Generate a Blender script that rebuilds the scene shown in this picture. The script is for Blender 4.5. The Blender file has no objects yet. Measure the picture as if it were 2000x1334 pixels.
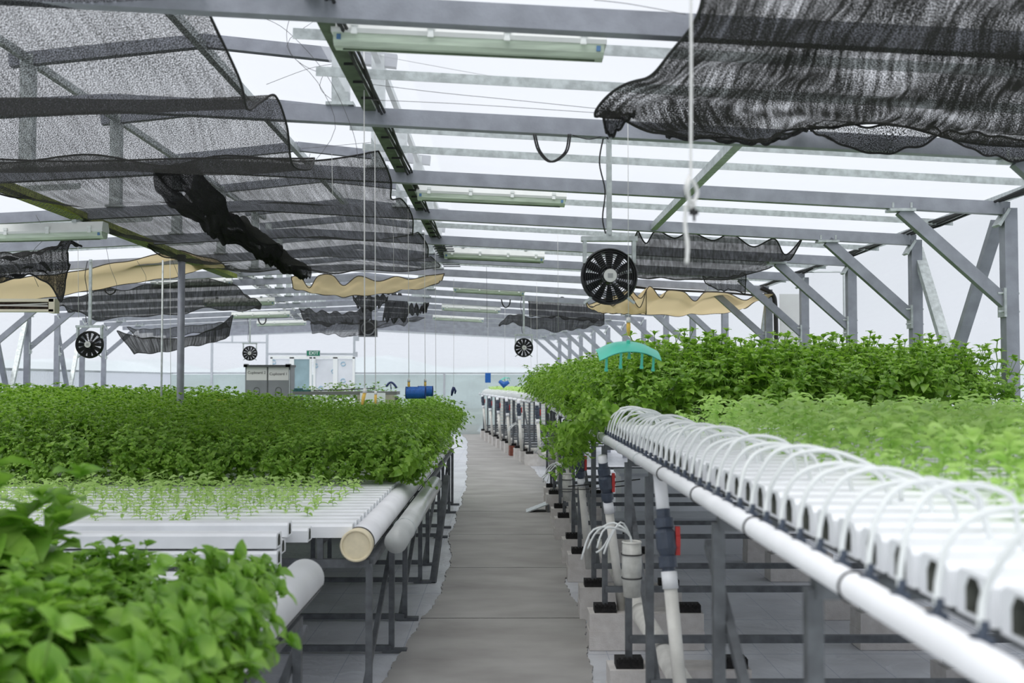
import bpy, math, random
import numpy as np
from mathutils import Vector, Matrix
random.seed(7); np.random.seed(7)
SC = bpy.context.scene
COL = SC.collection
PI = math.pi
# ------------------------------------------------------------------ camera
FPX = 2100.0
HC = 1.6
pitch = math.atan(73 / FPX); yaw = math.atan(15 / FPX)
cd = bpy.data.cameras.new('camera'); cam = bpy.data.objects.new('camera', cd); COL.objects.link(cam)
cam.location = (0, 0, HC); cam.rotation_euler = (PI / 2 + pitch, 0, -yaw)
cd.sensor_width = 36; cd.lens = FPX / 2000 * 36; cd.clip_start = 0.05; cd.clip_end = 400
cd.dof.use_dof = True; cd.dof.focus_distance = 8.8; cd.dof.aperture_fstop = 3.3
SC.camera = cam
# ------------------------------------------------------------------ sky and exposure
w = bpy.data.worlds.new('overcast_sky'); SC.world = w; w.use_nodes = True
nt = w.node_tree; nt.nodes.clear()
o = nt.nodes.new('ShaderNodeOutputWorld'); b = nt.nodes.new('ShaderNodeBackground')
tc = nt.nodes.new('ShaderNodeTexCoord'); sx = nt.nodes.new('ShaderNodeSeparateXYZ')
rp = nt.nodes.new('ShaderNodeValToRGB'); mp = nt.nodes.new('ShaderNodeMapRange')
mp.inputs['From Min'].default_value = -1; mp.inputs['From Max'].default_value = 1
nt.links.new(tc.outputs['Generated'], sx.inputs[0]); nt.links.new(sx.outputs['Z'], mp.inputs['Value'])
nt.links.new(mp.outputs[0], rp.inputs[0]); nt.links.new(rp.outputs[0], b.inputs[0]); nt.links.new(b.outputs[0], o.inputs[0])
cr = rp.color_ramp
cr.elements[0].position = 0.47; cr.elements[0].color = (.50, .56, .55, 1)
cr.elements[1].position = 0.51; cr.elements[1].color = (.82, .86, .94, 1)
e = cr.elements.new(1.0); e.color = (1.0, 1.02, 1.07, 1)
b.inputs['Strength'].default_value = .98
SC.view_settings.view_transform = 'Standard'; SC.view_settings.look = 'None'
SC.view_settings.exposure = 0.0; SC.view_settings.gamma = 1; SC.view_settings.use_curve_mapping = False
sl = bpy.data.lights.new('soft_sun', 'SUN'); sl.energy = 2.3; sl.angle = 0.9; sl.color = (1, .98, .95)
so = bpy.data.objects.new('soft_sun', sl); COL.objects.link(so); so.rotation_euler = (math.radians(24), math.radians(-14), 0)
SC.cycles.transparent_max_bounces = 24; SC.cycles.max_bounces = 6
SC.cycles.diffuse_bounces = 3; SC.cycles.glossy_bounces = 2; SC.cycles.transmission_bounces = 4
SC.cycles.use_denoising = True; SC.cycles.caustics_reflective = False; SC.cycles.caustics_refractive = False

# ------------------------------------------------------------------ geometry of the place
_R = np.array(cam.rotation_euler.to_matrix())
def P(px, py, Y):                    # point seen at a pixel of the 2000x1334 photo, Y metres ahead
    d = _R @ np.array([(px - 1000) / FPX, (667 - py) / FPX, -1.0])
    d = d / d[1] * Y
    return Vector((d[0], d[1], d[2] + HC))
TH = math.radians(6.5); YK = 14.0    # the far half of the house bends away to the left
def T2(x, y, z=0):
    y = y - YK
    return Vector((x * math.cos(TH) - y * math.sin(TH), YK + x * math.sin(TH) + y * math.cos(TH), z))
XR, XL, XM, SL = 3.32, -7.28, -1.98, 0.052
EZ = 2.72
def zr(x): return EZ + SL * ((XR - x) if x > XM else (x - XL))

# ------------------------------------------------------------------ materials
MATS = {}
def mat(name, col, rough=.6, metal=0, var=0.0, scale=8, bump=0, bscale=60, col2=None, spec=.5, stretch=None, thr=None):
    if name in MATS: return MATS[name]
    m = bpy.data.materials.new(name); m.use_nodes = True; N = m.node_tree.nodes; L = m.node_tree.links
    p = N['Principled BSDF']; p.inputs['Roughness'].default_value = rough; p.inputs['Metallic'].default_value = metal
    p.inputs['Specular IOR Level'].default_value = spec
    p.inputs['Base Color'].default_value = (*col, 1)
    if var or col2 or bump:
        g = N.new('ShaderNodeNewGeometry')
        mpn = N.new('ShaderNodeMapping'); L.new(g.outputs['Position'], mpn.inputs[0])
        if stretch: mpn.inputs['Scale'].default_value = stretch
    if var or col2:
        n = N.new('ShaderNodeTexNoise'); n.inputs['Scale'].default_value = scale; n.inputs['Detail'].default_value = 6
        L.new(mpn.outputs[0], n.inputs['Vector'])
        r = N.new('ShaderNodeValToRGB'); L.new(n.outputs['Fac'], r.inputs[0])
        c2 = col2 or tuple(min(1, c * (1 + var)) for c in col)
        c1 = col if col2 else tuple(c * (1 - var) for c in col)
        a, bb = thr or (.35, .65)
        r.color_ramp.elements[0].position = a; r.color_ramp.elements[1].position = bb
        r.color_ramp.elements[0].color = (*c1, 1); r.color_ramp.elements[1].color = (*c2, 1)
        L.new(r.outputs[0], p.inputs['Base Color'])
    if bump:
        n2 = N.new('ShaderNodeTexNoise'); n2.inputs['Scale'].default_value = bscale; n2.inputs['Detail'].default_value = 4
        L.new(mpn.outputs[0], n2.inputs['Vector'])
        bp = N.new('ShaderNodeBump'); bp.inputs['Strength'].default_value = bump; bp.inputs['Distance'].default_value = .01
        L.new(n2.outputs['Fac'], bp.inputs['Height']); L.new(bp.outputs[0], p.inputs['Normal'])
    MATS[name] = m; return m
def leafmat(name, c1, c2, rough=.42, tr=.35):
    m = bpy.data.materials.new(name); m.use_nodes = True; N = m.node_tree.nodes; L = m.node_tree.links
    p = N['Principled BSDF']; p.inputs['Roughness'].default_value = rough; p.inputs['Specular IOR Level'].default_value = .45
    g = N.new('ShaderNodeNewGeometry'); n = N.new('ShaderNodeTexNoise'); n.inputs['Scale'].default_value = 14; n.inputs['Detail'].default_value = 2
    L.new(g.outputs['Position'], n.inputs['Vector'])
    r = N.new('ShaderNodeValToRGB'); L.new(n.outputs['Fac'], r.inputs[0])
    r.color_ramp.elements[0].position = .33; r.color_ramp.elements[1].position = .68
    r.color_ramp.elements[0].color = (*c1, 1); r.color_ramp.elements[1].color = (*c2, 1)
    L.new(r.outputs[0], p.inputs['Base Color'])
    t = N.new('ShaderNodeBsdfTranslucent'); hs = N.new('ShaderNodeHueSaturation'); hs.inputs['Value'].default_value = 1.7; hs.inputs['Saturation'].default_value = 1.05
    L.new(r.outputs[0], hs.inputs['Color']); L.new(hs.outputs[0], t.inputs['Color'])
    mx = N.new('ShaderNodeMixShader'); mx.inputs[0].default_value = tr
    L.new(p.outputs[0], mx.inputs[1]); L.new(t.outputs[0], mx.inputs[2]); L.new(mx.outputs[0], N['Material Output'].inputs[0])
    MATS[name] = m; return m
def filmmat(name, col, clear, tl, streak=.06, tcol=(1, 1, 1)):
    m = bpy.data.materials.new(name); m.use_nodes = True; N = m.node_tree.nodes; L = m.node_tree.links
    N.remove(N['Principled BSDF'])
    t = N.new('ShaderNodeBsdfTransparent'); t.inputs[0].default_value = (*tcol, 1)
    d = N.new('ShaderNodeBsdfDiffuse'); d.inputs[0].default_value = (*col, 1)
    q = N.new('ShaderNodeBsdfTranslucent'); q.inputs[0].default_value = (*col, 1)
    m1 = N.new('ShaderNodeMixShader'); m1.inputs[0].default_value = tl
    L.new(d.outputs[0], m1.inputs[1]); L.new(q.outputs[0], m1.inputs[2])
    g = N.new('ShaderNodeNewGeometry'); mpn = N.new('ShaderNodeMapping'); mpn.inputs['Scale'].default_value = (.6, .25, 1.6)
    L.new(g.outputs['Position'], mpn.inputs[0])
    n = N.new('ShaderNodeTexNoise'); n.inputs['Scale'].default_value = 1.3; n.inputs['Detail'].default_value = 5
    L.new(mpn.outputs[0], n.inputs['Vector'])
    r = N.new('ShaderNodeMapRange'); r.inputs['From Min'].default_value = .3; r.inputs['From Max'].default_value = .7
    r.inputs['To Min'].default_value = 1 - clear - streak; r.inputs['To Max'].default_value = 1 - clear + streak
    L.new(n.outputs['Fac'], r.inputs['Value'])
    m2 = N.new('ShaderNodeMixShader'); L.new(r.outputs[0], m2.inputs[0])
    L.new(t.outputs[0], m2.inputs[1]); L.new(m1.outputs[0], m2.inputs[2]); L.new(m2.outputs[0], N['Material Output'].inputs[0])
    MATS[name] = m; return m
def netmat(name, col, cover, contrast=.5, tl=.25, wscale=(250, 150), streak=.75, patch=.35):
    """knitted shade cloth: tiny gaps between dark threads"""
    m = bpy.data.materials.new(name); m.use_nodes = True; N = m.node_tree.nodes; L = m.node_tree.links
    N.remove(N['Principled BSDF'])
    uv = N.new('ShaderNodeUVMap'); mpn = N.new('ShaderNodeMapping'); L.new(uv.outputs[0], mpn.inputs[0])
    mpn.inputs['Scale'].default_value = (wscale[0], wscale[1], 1)
    n = N.new('ShaderNodeTexNoise'); n.inputs['Scale'].default_value = 1; n.inputs['Detail'].default_value = 1
    L.new(mpn.outputs[0], n.inputs['Vector'])
    mp3 = N.new('ShaderNodeMapping'); mp3.inputs['Scale'].default_value = (45, 2.2, 1); L.new(uv.outputs[0], mp3.inputs[0])
    n3 = N.new('ShaderNodeTexNoise'); n3.inputs['Scale'].default_value = 1; n3.inputs['Detail'].default_value = 3
    L.new(mp3.outputs[0], n3.inputs['Vector'])
    n2 = N.new('ShaderNodeTexNoise'); n2.inputs['Scale'].default_value = 2.5; L.new(uv.outputs[0], n2.inputs['Vector'])
    r = N.new('ShaderNodeMapRange'); r.inputs['From Min'].default_value = .38; r.inputs['From Max'].default_value = .62
    r.inputs['To Min'].default_value = cover - contrast * .5; r.inputs['To Max'].default_value = cover + contrast * .5
    L.new(n.outputs['Fac'], r.inputs['Value'])
    a = N.new('ShaderNodeMath'); a.operation = 'MULTIPLY_ADD'; a.inputs[1].default_value = streak
    L.new(n3.outputs['Fac'], a.inputs[0]); L.new(r.outputs[0], a.inputs[2])
    a2 = N.new('ShaderNodeMath'); a2.operation = 'MULTIPLY_ADD'; a2.inputs[1].default_value = patch
    L.new(n2.outputs['Fac'], a2.inputs[0]); L.new(a.outputs[0], a2.inputs[2])
    s = N.new('ShaderNodeMath'); s.operation = 'SUBTRACT'; s.inputs[1].default_value = (streak + patch) / 2; s.use_clamp = True
    L.new(a2.outputs[0], s.inputs[0])
    t = N.new('ShaderNodeBsdfTransparent'); d = N.new('ShaderNodeBsdfDiffuse'); d.inputs[0].default_value = (*col, 1)
    q = N.new('ShaderNodeBsdfTranslucent'); q.inputs[0].default_value = (*col, 1)
    m1 = N.new('ShaderNodeMixShader'); m1.inputs[0].default_value = tl
    L.new(d.outputs[0], m1.inputs[1]); L.new(q.outputs[0], m1.inputs[2])
    m2 = N.new('ShaderNodeMixShader'); L.new(s.outputs[0], m2.inputs[0])
    L.new(t.outputs[0], m2.inputs[1]); L.new(m1.outputs[0], m2.inputs[2]); L.new(m2.outputs[0], N['Material Output'].inputs[0])
    MATS[name] = m; return m

steel = mat('painted_grey_steel', (.30, .315, .36), .5, .25, .12, 9, .08, 90)
galv = mat('galvanised_steel', (.50, .54, .54), .42, .45, .18, 26, .1, 120)
darksteel = mat('dark_galvanised_leg', (.13, .14, .15), .5, .4, .22, 18, .1, 80)
trayg = mat('mossy_cable_tray', (.10, .14, .085), .6, .2, .3, 14, .15, 60)
trayy = mat('yellow_green_tray', (.33, .38, .06), .6, .1, .3, 30, .1, 60)
black = mat('black_rubber', (.012, .012, .013), .6, 0, .3, 20)
blackm = mat('black_painted_metal', (.012, .013, .014), .4, .2)
pvc = mat('white_pvc', (.87, .88, .90), .38, 0, .05, 5)
pvco = mat('aged_cream_pvc', (.72, .71, .66), .42, 0, .10, 12)
gullym = mat('white_channel_plastic', (.87, .89, .91), .4, 0, .05, 6)
creamcap = mat('cream_end_cap', (.80, .71, .50), .5, 0, .05, 30)
clearp = mat('grey_translucent_pipe', (.50, .52, .51), .2, 0, .12, 3)
tubem = mat('milky_tube', (.78, .81, .80), .35)
valvem = mat('slate_valve', (.055, .07, .10), .4, 0, .15, 30)
redm = mat('red_handle', (.55, .04, .035), .45)
blockm = mat('pale_concrete_block', (.60, .57, .545), .9, 0, .10, 16, .3, 120, col2=(.69, .665, .64))
blockd = mat('stained_block_base', (.30, .25, .21), .95, 0, .3, 20, .3, 90)
terra = mat('terracotta_block', (.22, .07, .045), .85, 0, .2, 20)
padm = mat('black_pad', (.014, .013, .013), .85, 0, .4, 60, .4, 150)
housing = mat('white_fixture_housing', (.78, .80, .78), .4, 0, .04, 10)
diffuser = mat('greenish_diffuser', (.58, .67, .55), .28, 0, .16, 5, stretch=(1, 3, 12))
bluem = mat('blue_trap_plastic', (.02, .14, .50), .4, 0, .12, 30)
navym = mat('navy_plastic', (.015, .03, .12), .4)
tealm = mat('teal_trap_plastic', (.09, .60, .45), .38, 0, .06, 8)
yellowm = mat('yellow_clip', (.80, .52, .10), .5)
yellowb = mat('yellow_crate', (.75, .60, .05), .5)
stringm = mat('white_string', (.72, .72, .70), .8)
wirem = mat('thin_wire', (.10, .10, .10), .5)
cupm = mat('grey_cupboard', (.20, .21, .22), .5, 0, .05, 6)
cupd = mat('dark_grey_cupboard', (.065, .07, .07), .5)
paper = mat('paper_sign', (.62, .62, .60), .8)
ink = mat('black_ink', (.02, .02, .02), .8)
greensign = mat('exit_green', (.0, .17, .09), .5)
whitem = mat('white_lettering', (.85, .88, .86), .5)
alu = mat('aluminium_frame', (.52, .55, .58), .45, .3, .05, 6)
boardm = mat('white_wrapped_board', (.74, .77, .80), .6, 0, .05, 3)
logom = mat('pale_blue_print', (.30, .50, .62), .6)
doorglass = mat('dusty_teal_door_glass', (.28, .40, .43), .3, 0, .12, 3)
benchgrey = mat('grey_bench_rail', (.16, .165, .155), .6, 0, .1, 9)
cardm = mat('brown_card_panel', (.36, .35, .27), .8, 0, .1, 9)
concrete = mat('walkway_concrete', (.27, .26, .247), .85, 0, .0, 2.2, .10, 55, col2=(.43, .42, .405), stretch=(.8, 1.3, 1), thr=(.22, .76))
stemm = mat('green_stem', (.16, .28, .05), .55, 0, .2, 20)
# ground cover: woven white plastic with thin tracer lines and grime
m = bpy.data.materials.new('white_ground_cover'); m.use_nodes = True; N = m.node_tree.nodes; L = m.node_tree.links
p = N['Principled BSDF']; p.inputs['Roughness'].default_value = .38; p.inputs['Specular IOR Level'].default_value = .4
g = N.new('ShaderNodeNewGeometry')
n = N.new('ShaderNodeTexNoise'); n.inputs['Scale'].default_value = 2.2; n.inputs['Detail'].default_value = 8; L.new(g.outputs['Position'], n.inputs['Vector'])
r = N.new('ShaderNodeValToRGB'); L.new(n.outputs['Fac'], r.inputs[0])
r.color_ramp.elements[0].position = .3; r.color_ramp.elements[0].color = (.50, .51, .54, 1)
r.color_ramp.elements[1].position = .62; r.color_ramp.elements[1].color = (.66, .68, .72, 1)
sxy = N.new('ShaderNodeSeparateXYZ'); L.new(g.outputs['Position'], sxy.inputs[0])
mxc = N.new('ShaderNodeMix'); mxc.data_type = 'RGBA'; L.new(r.outputs[0], mxc.inputs['A']); mxc.inputs['B'].default_value = (.22, .26, .36, 1)
def linefac(sock, pitch_, wd):
    a_ = N.new('ShaderNodeMath'); a_.operation = 'PINGPONG'; a_.inputs[1].default_value = pitch_; L.new(sock, a_.inputs[0])
    b_ = N.new('ShaderNodeMath'); b_.operation = 'LESS_THAN'; b_.inputs[1].default_value = wd; L.new(a_.outputs[0], b_.inputs[0]); return b_.outputs[0]
mxm = N.new('ShaderNodeMath'); mxm.operation = 'MAXIMUM'
L.new(linefac(sxy.outputs['X'], .15, .0018), mxm.inputs[0]); L.new(linefac(sxy.outputs['Y'], .45, .004), mxm.inputs[1])
ms = N.new('ShaderNodeMath'); ms.operation = 'MULTIPLY'; ms.inputs[1].default_value = .75; L.new(mxm.outputs[0], ms.inputs[0])
L.new(ms.outputs[0], mxc.inputs['Factor']); L.new(mxc.outputs['Result'], p.inputs['Base Color'])
n2 = N.new('ShaderNodeTexNoise'); n2.inputs['Scale'].default_value = 5; n2.inputs['Detail'].default_value = 3; n2.inputs['Distortion'].default_value = 1.5; L.new(g.outputs['Position'], n2.inputs['Vector'])
bp = N.new('ShaderNodeBump'); bp.inputs['Strength'].default_value = .5; bp.inputs['Distance'].default_value = .03
L.new(n2.outputs['Fac'], bp.inputs['Height']); L.new(bp.outputs[0], p.inputs['Normal'])
fabric = m
film = filmmat('clear_roof_film', (.85, .88, .92), .66, .75, .06)
wallfilm = filmmat('clear_wall_film', (.88, .90, .93), .68, .8, .08)
tealfilm = filmmat('grey_green_lower_film', (.46, .52, .51), .38, .6, .22, (.72, .79, .78))
corrug = filmmat('corrugated_plastic_sheet', (.72, .75, .80), .30, .6, .05)
net_black = netmat('black_shade_cloth', (.045, .045, .043), .72, 1.5)
net_second = netmat('second_black_shade_cloth', (.045, .045, .043), .82, 1.2, streak=1.0, patch=.6)
net_dense = netmat('dense_black_shade_cloth', (.032, .032, .030), 1.07, 1.0, wscale=(200, 110), streak=1.9, patch=1.5)
net_bundle = netmat('bunched_black_shade_cloth', (.040, .040, .040), .94, .4)
net_far = netmat('thin_black_shade_cloth', (.05, .05, .05), .66, .6)
net_mid = netmat('mid_black_shade_cloth', (.045, .045, .045), .88, .6)
beige = netmat('beige_shade_cloth', (.74, .60, .38), 1.15, .1, .5)
leafA = leafmat('basil_leaf', (.140, .285, .030), (.31, .49, .085), .36, .36)
leafN = leafmat('near_basil_leaf', (.13, .285, .032), (.28, .47, .085), .34, .38)
leafB = leafmat('young_basil_leaf', (.32, .50, .12), (.48, .66, .24), .5, .4)
leafC = leafmat('seedling_leaf', (.34, .50, .14), (.50, .66, .26), .5, .4)

# ------------------------------------------------------------------ mesh builder
class MB:
    def __init__(s): s.v = []; s.f = []; s.uv = None
    def add(s, vs, fs):
        k = len(s.v); s.v += [tuple(q) for q in vs]; s.f += [tuple(i + k for i in f) for f in fs]; return s
    def box(s, c, d, M=None):
        x, y, z = (q / 2 for q in d)
        vs = [Vector((sx_ * x, sy * y, sz * z)) for sz in (-1, 1) for sy in (-1, 1) for sx_ in (-1, 1)]
        if M is not None: vs = [M @ q for q in vs]
        c = Vector(c); vs = [q + c for q in vs]
        return s.add(vs, [(0, 2, 3, 1), (4, 5, 7, 6), (0, 1, 5, 4), (2, 6, 7, 3), (0, 4, 6, 2), (1, 3, 7, 5)])
    def bar(s, a, b_, wd, h, up=(0, 0, 1)):
        a = Vector(a); b_ = Vector(b_); d = (b_ - a).normalized(); up = Vector(up)
        if abs(d.dot(up)) > .98: up = Vector((0, 1, 0))
        sd = d.cross(up).normalized(); u = sd.cross(d).normalized()
        vs = [q + sd * (i * wd / 2) + u * (j * h / 2) for q in (a, b_) for j in (-1, 1) for i in (-1, 1)]
        return s.add(vs, [(0, 1, 3, 2), (4, 6, 7, 5), (0, 4, 5, 1), (2, 3, 7, 6), (0, 2, 6, 4), (1, 5, 7, 3)])
    def tube(s, pts, r, n=8, caps=True):
        pts = [Vector(q) for q in pts]; k = len(s.v); prev = None
        rr = r if isinstance(r, (list, tuple)) else [r] * len(pts)
        for i, q in enumerate(pts):
            d = (pts[min(i + 1, len(pts) - 1)] - pts[max(i - 1, 0)])
            d = d.normalized() if d.length > 1e-9 else Vector((0, 0, 1))
            if prev is None:
                u = Vector((0, 0, 1)) if abs(d.z) < .9 else Vector((1, 0, 0))
            else: u = prev
            sd = d.cross(u).normalized(); u = sd.cross(d).normalized(); prev = u
            for j in range(n):
                a = 2 * PI * j / n; s.v.append(tuple(q + (sd * math.cos(a) + u * math.sin(a)) * rr[i]))
        for i in range(len(pts) - 1):
            for j in range(n):
                a = k + i * n + j; b_ = k + i * n + (j + 1) % n
                s.f.append((a, b_, b_ + n, a + n))
        if caps:
            s.f.append(tuple(k + j for j in range(n))[::-1]); s.f.append(tuple(k + (len(pts) - 1) * n + j for j in range(n)))
        return s
    def ring(s, c, axis, R, r, n=32, m_=6):
        c = Vector(c); ax = Vector(axis).normalized(); u = ax.orthogonal().normalized(); v = ax.cross(u)
        k = len(s.v)
        for i in range(n):
            a = 2 * PI * i / n; d = u * math.cos(a) + v * math.sin(a)
            for j in range(m_):
                b_ = 2 * PI * j / m_; s.v.append(tuple(c + d * (R + r * math.cos(b_)) + ax * (r * math.sin(b_))))
        for i in range(n):
            for j in range(m_):
                s.f.append((k + i * m_ + j, k + ((i + 1) % n) * m_ + j, k + ((i + 1) % n) * m_ + (j + 1) % m_, k + i * m_ + (j + 1) % m_))
        return s
    def build(s, name, mt, parent=None, smooth=False, off=None):
        me = bpy.data.meshes.new(name)
        vs = s.v
        if off is None and parent is not None and parent.get('_abs'): off = parent.location
        if off is not None: vs = [(a - off[0], b_ - off[1], c - off[2]) for a, b_, c in vs]
        me.from_pydata(vs, [], s.f); me.materials.append(mt); me.update()
        if smooth: me.shade_smooth()
        ob = bpy.data.objects.new(name, me); COL.objects.link(ob)
        if parent is not None: ob.parent = parent
        return ob
def tag(o, label=None, cat=None, group=None, kind=None):
    if label: o['label'] = label
    if cat: o['category'] = cat
    if group: o['group'] = group
    if kind: o['kind'] = kind
    return o
def empty(name, loc=(0, 0, 0), rz=0, label=None, cat=None, group=None, absolute=False):
    o = bpy.data.objects.new(name, None); COL.objects.link(o); o.location = loc; o.rotation_euler = (0, 0, rz)
    o.empty_display_size = .1
    if absolute: o['_abs'] = 1
    return tag(o, label, cat, group)
def struct(name, mb, mt, smooth=False): return tag(mb.build(name, mt, smooth=smooth), kind='structure')
KIDS = {}
def dup(root, loc, rz=0, label=None, group=None, scale=None):
    def cp(o, parent):
        c = o.copy(); COL.objects.link(c)
        if parent is not None: c.parent = parent
        for ch in list(o.children): cp(ch, c)
        return c
    r = cp(root, None); r.location = loc; r.rotation_euler = (0, 0, rz)
    if label: r['label'] = label
    if group: r['group'] = group
    if scale: r.scale = (scale,) * 3
    return r
ORD = ['first', 'second', 'third', 'fourth', 'fifth', 'sixth', 'seventh', 'eighth', 'ninth', 'tenth', 'eleventh', 'twelfth',
       'thirteenth', 'fourteenth', 'fifteenth', 'sixteenth', 'seventeenth', 'eighteenth', 'nineteenth', 'twentieth']
def ordn(i):
    if i < 20: return ORD[i]
    t = {2: 'twenty', 3: 'thirty', 4: 'forty', 5: 'fifty', 6: 'sixty'}[(i + 1) // 10]
    k = (i + 1) % 10
    return t + '-' + ORD[k - 1] if k else {2: 'twentieth', 3: 'thirtieth', 4: 'fortieth', 5: 'fiftieth', 6: 'sixtieth'}[(i + 1) // 10]
def spline(pts, n):
    pts = [np.array(q, float) for q in pts]; out = []
    m_ = len(pts) - 1
    for i in range(n + 1):
        t = i / n * m_; k = min(int(t), m_ - 1); f = t - k
        p0, p1, p2, p3 = pts[max(k - 1, 0)], pts[k], pts[k + 1], pts[min(k + 2, m_)]
        out.append(.5 * ((2 * p1) + (-p0 + p2) * f + (2 * p0 - 5 * p1 + 4 * p2 - p3) * f ** 2 + (-p0 + 3 * p1 - 3 * p2 + p3) * f ** 3))
    return out
def cloth(name, rows, mt, nu=40, nv=40, wr=.02, wf=(3, 3), seed=0, hem=True, label=None, cat='shade cloth', group=None, hemmat=None):
    """rows: lists of 3D control points (same count); smooth sheet through them with wrinkles"""
    R1 = [spline(r_, nu) for r_ in rows]
    G = np.array([spline([r_[i] for r_ in R1], nv) for i in range(nu + 1)])      # nu+1, nv+1, 3
    rg = np.random.RandomState(seed); U, V = np.meshgrid(np.linspace(0, 1, nu + 1), np.linspace(0, 1, nv + 1), indexing='ij')
    D = np.zeros_like(U)
    for k in range(7):
        a = rg.uniform(-1, 1, 2) * np.array(wf) * 2 * PI; D += np.sin(a[0] * U + a[1] * V + rg.uniform(0, 6)) / (1 + k * .3)
    G[:, :, 2] += D * wr; G[:, :, 1] += np.roll(D, 3, 0) * wr * .4
    vs = G.reshape(-1, 3); fs = []
    for i in range(nu):
        for j in range(nv): a = i * (nv + 1) + j; fs.append((a, a + nv + 1, a + nv + 2, a + 1))
    me = bpy.data.meshes.new(name); me.from_pydata([tuple(q) for q in vs], [], fs); me.materials.append(mt)
    lu = np.concatenate([[0], np.cumsum(np.linalg.norm(np.diff(G[:, nv // 2], axis=0), axis=1))])
    lv = np.concatenate([[0], np.cumsum(np.linalg.norm(np.diff(G[nu // 2], axis=0), axis=1))])
    uvl = me.uv_layers.new(name='UVMap'); li = np.zeros(len(me.loops), int); me.loops.foreach_get('vertex_index', li)
    uvs = np.stack([lu[li // (nv + 1)], lv[li % (nv + 1)]], 1); uvl.data.foreach_set('uv', uvs.ravel())
    me.shade_smooth(); me.update()
    ob = bpy.data.objects.new(name, me); COL.objects.link(ob); tag(ob, label, cat, group)
    if hem:
        mb = MB()
        for edge in (G[:, 0], G[:, -1], G[0], G[-1]): mb.tube([tuple(q) for q in edge], .006, 5)
        mb.build('hem', hemmat or net_hem, ob, True)
    return ob
net_hem = mat('black_hem_tape', (.018, .018, .018), .8)

# ================================================================== STRUCTURE
# floor
mb = MB(); NX, NY = 2, 2
mb.add([(-12, -1, 0), (6, -1, 0), (6, 38, 0), (-14, 38, 0)], [(0, 1, 2, 3)]); struct('floor', mb, fabric)
mb = MB(); mb.add([(-80, -40, -.06), (80, -40, -.06), (80, 140, -.06), (-80, 140, -.06)], [(0, 1, 2, 3)])
struct('ground_outside', mb, mat('pale_outside_ground', (.42, .47, .44), .9, 0, .2, .3))
# walkway slabs, ragged edges
PATH = [(-1, -.62, .44), (4.6, -.64, .44), (5.7, -.64, .46), (6.3, -.62, .50), (6.9, -.55, .53), (7.6, -.50, .50), (8.4, -.48, .49), (9.3, -.45, .53), (10.2, -.52, .56), (11, -.55, .58), (13.2, -.55, .62),
        (16, -.56, .66), (21, -.72, .40), (28, -.95, -.30), (33, -1.4, -.85)]
def pathx(y, k):
    for i in range(len(PATH) - 1):
        a, b_ = PATH[i], PATH[i + 1]
        if a[0] <= y <= b_[0]:
            t = (y - a[0]) / (b_[0] - a[0]); return a[k] + (b_[k] - a[k]) * t
    return PATH[-1][k]
mb = MB(); JO = [-1 + 0.0]; y0 = 7.195 - 1.917 * 4
joints = [y0 + 3.07 / 1.6 * 1.0 * i for i in range(0, 21)]
rg = random.Random(3)
for a, b_ in zip(joints[:-1], joints[1:]):
    a += .006; b_ -= .006
    n_ = 90; vs = []; fs = []
    for i in range(n_ + 1):
        y = a + (b_ - a) * i / n_
        wob = lambda q: .014 * math.sin(y * 3.3 + q) + .007 * math.sin(y * 11.1 + q * 2) + .004 * math.sin(y * 37 + q * 3); xl = pathx(y, 1) + wob(0) + rg.uniform(-.006, .006); xr = pathx(y, 2) + wob(2.2) + rg.uniform(-.006, .006)
        vs += [(xl, y, 0), (xl, y, .012), (xr, y, .012), (xr, y, 0)]
        if i:
            k = (i - 1) * 4; fs += [(k, k + 4, k + 5, k + 1), (k + 1, k + 5, k + 6, k + 2), (k + 2, k + 6, k + 7, k + 3)]
    mb.add(vs, fs)
struct('floor_walkway', mb, concrete)
# roof film
def quadstrip(mb, xs, zs, ya, yb, f=lambda x, y, z: (x, y, z)):
    ny = max(1, int((yb - ya) / 1.61))
    for i in range(len(xs) - 1):
        mb.add([f(xs[i], ya, zs[i]), f(xs[i + 1], ya, zs[i + 1]), f(xs[i + 1], yb, zs[i + 1]), f(xs[i], yb, zs[i])], [(0, 1, 2, 3)])
mb = MB()
for f, ya, yb in ((lambda x, y, z: (x, y, z), -.6, YK), (T2, YK, 31)):
    quadstrip(mb, [-.80, 3.44], [zr(-.8) + .115, zr(3.44) + .115], ya, yb, f)
    quadstrip(mb, [-7.4, -3.16], [zr(-7.4) + .115, zr(-3.16) + .115], ya, yb, f)
    quadstrip(mb, [-3.3, XM, -.66], [3.76, 3.90, 3.76], ya, yb, f)
struct('ceiling', mb, film)
mb = MB(); n_ = 40; vs = []
for i in range(n_ + 1):
    x = -30 + 60 * i / n_; z = 2.35 + .35 * math.sin(i * .55) + .2 * math.sin(i * 1.3 + 1); vs += [(x, 60, -.05), (x, 62, z), (x, 70, z + .25), (x, 80, -.05)]
fs = []
for i in range(n_):
    for j in range(3): fs.append((i * 4 + j, i * 4 + 4 + j, i * 4 + 5 + j, i * 4 + 1 + j))
mb.add(vs, fs); struct('hill_outside', mb, mat('misty_hill', (.50, .555, .58), 1, 0, .1, .2))
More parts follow.
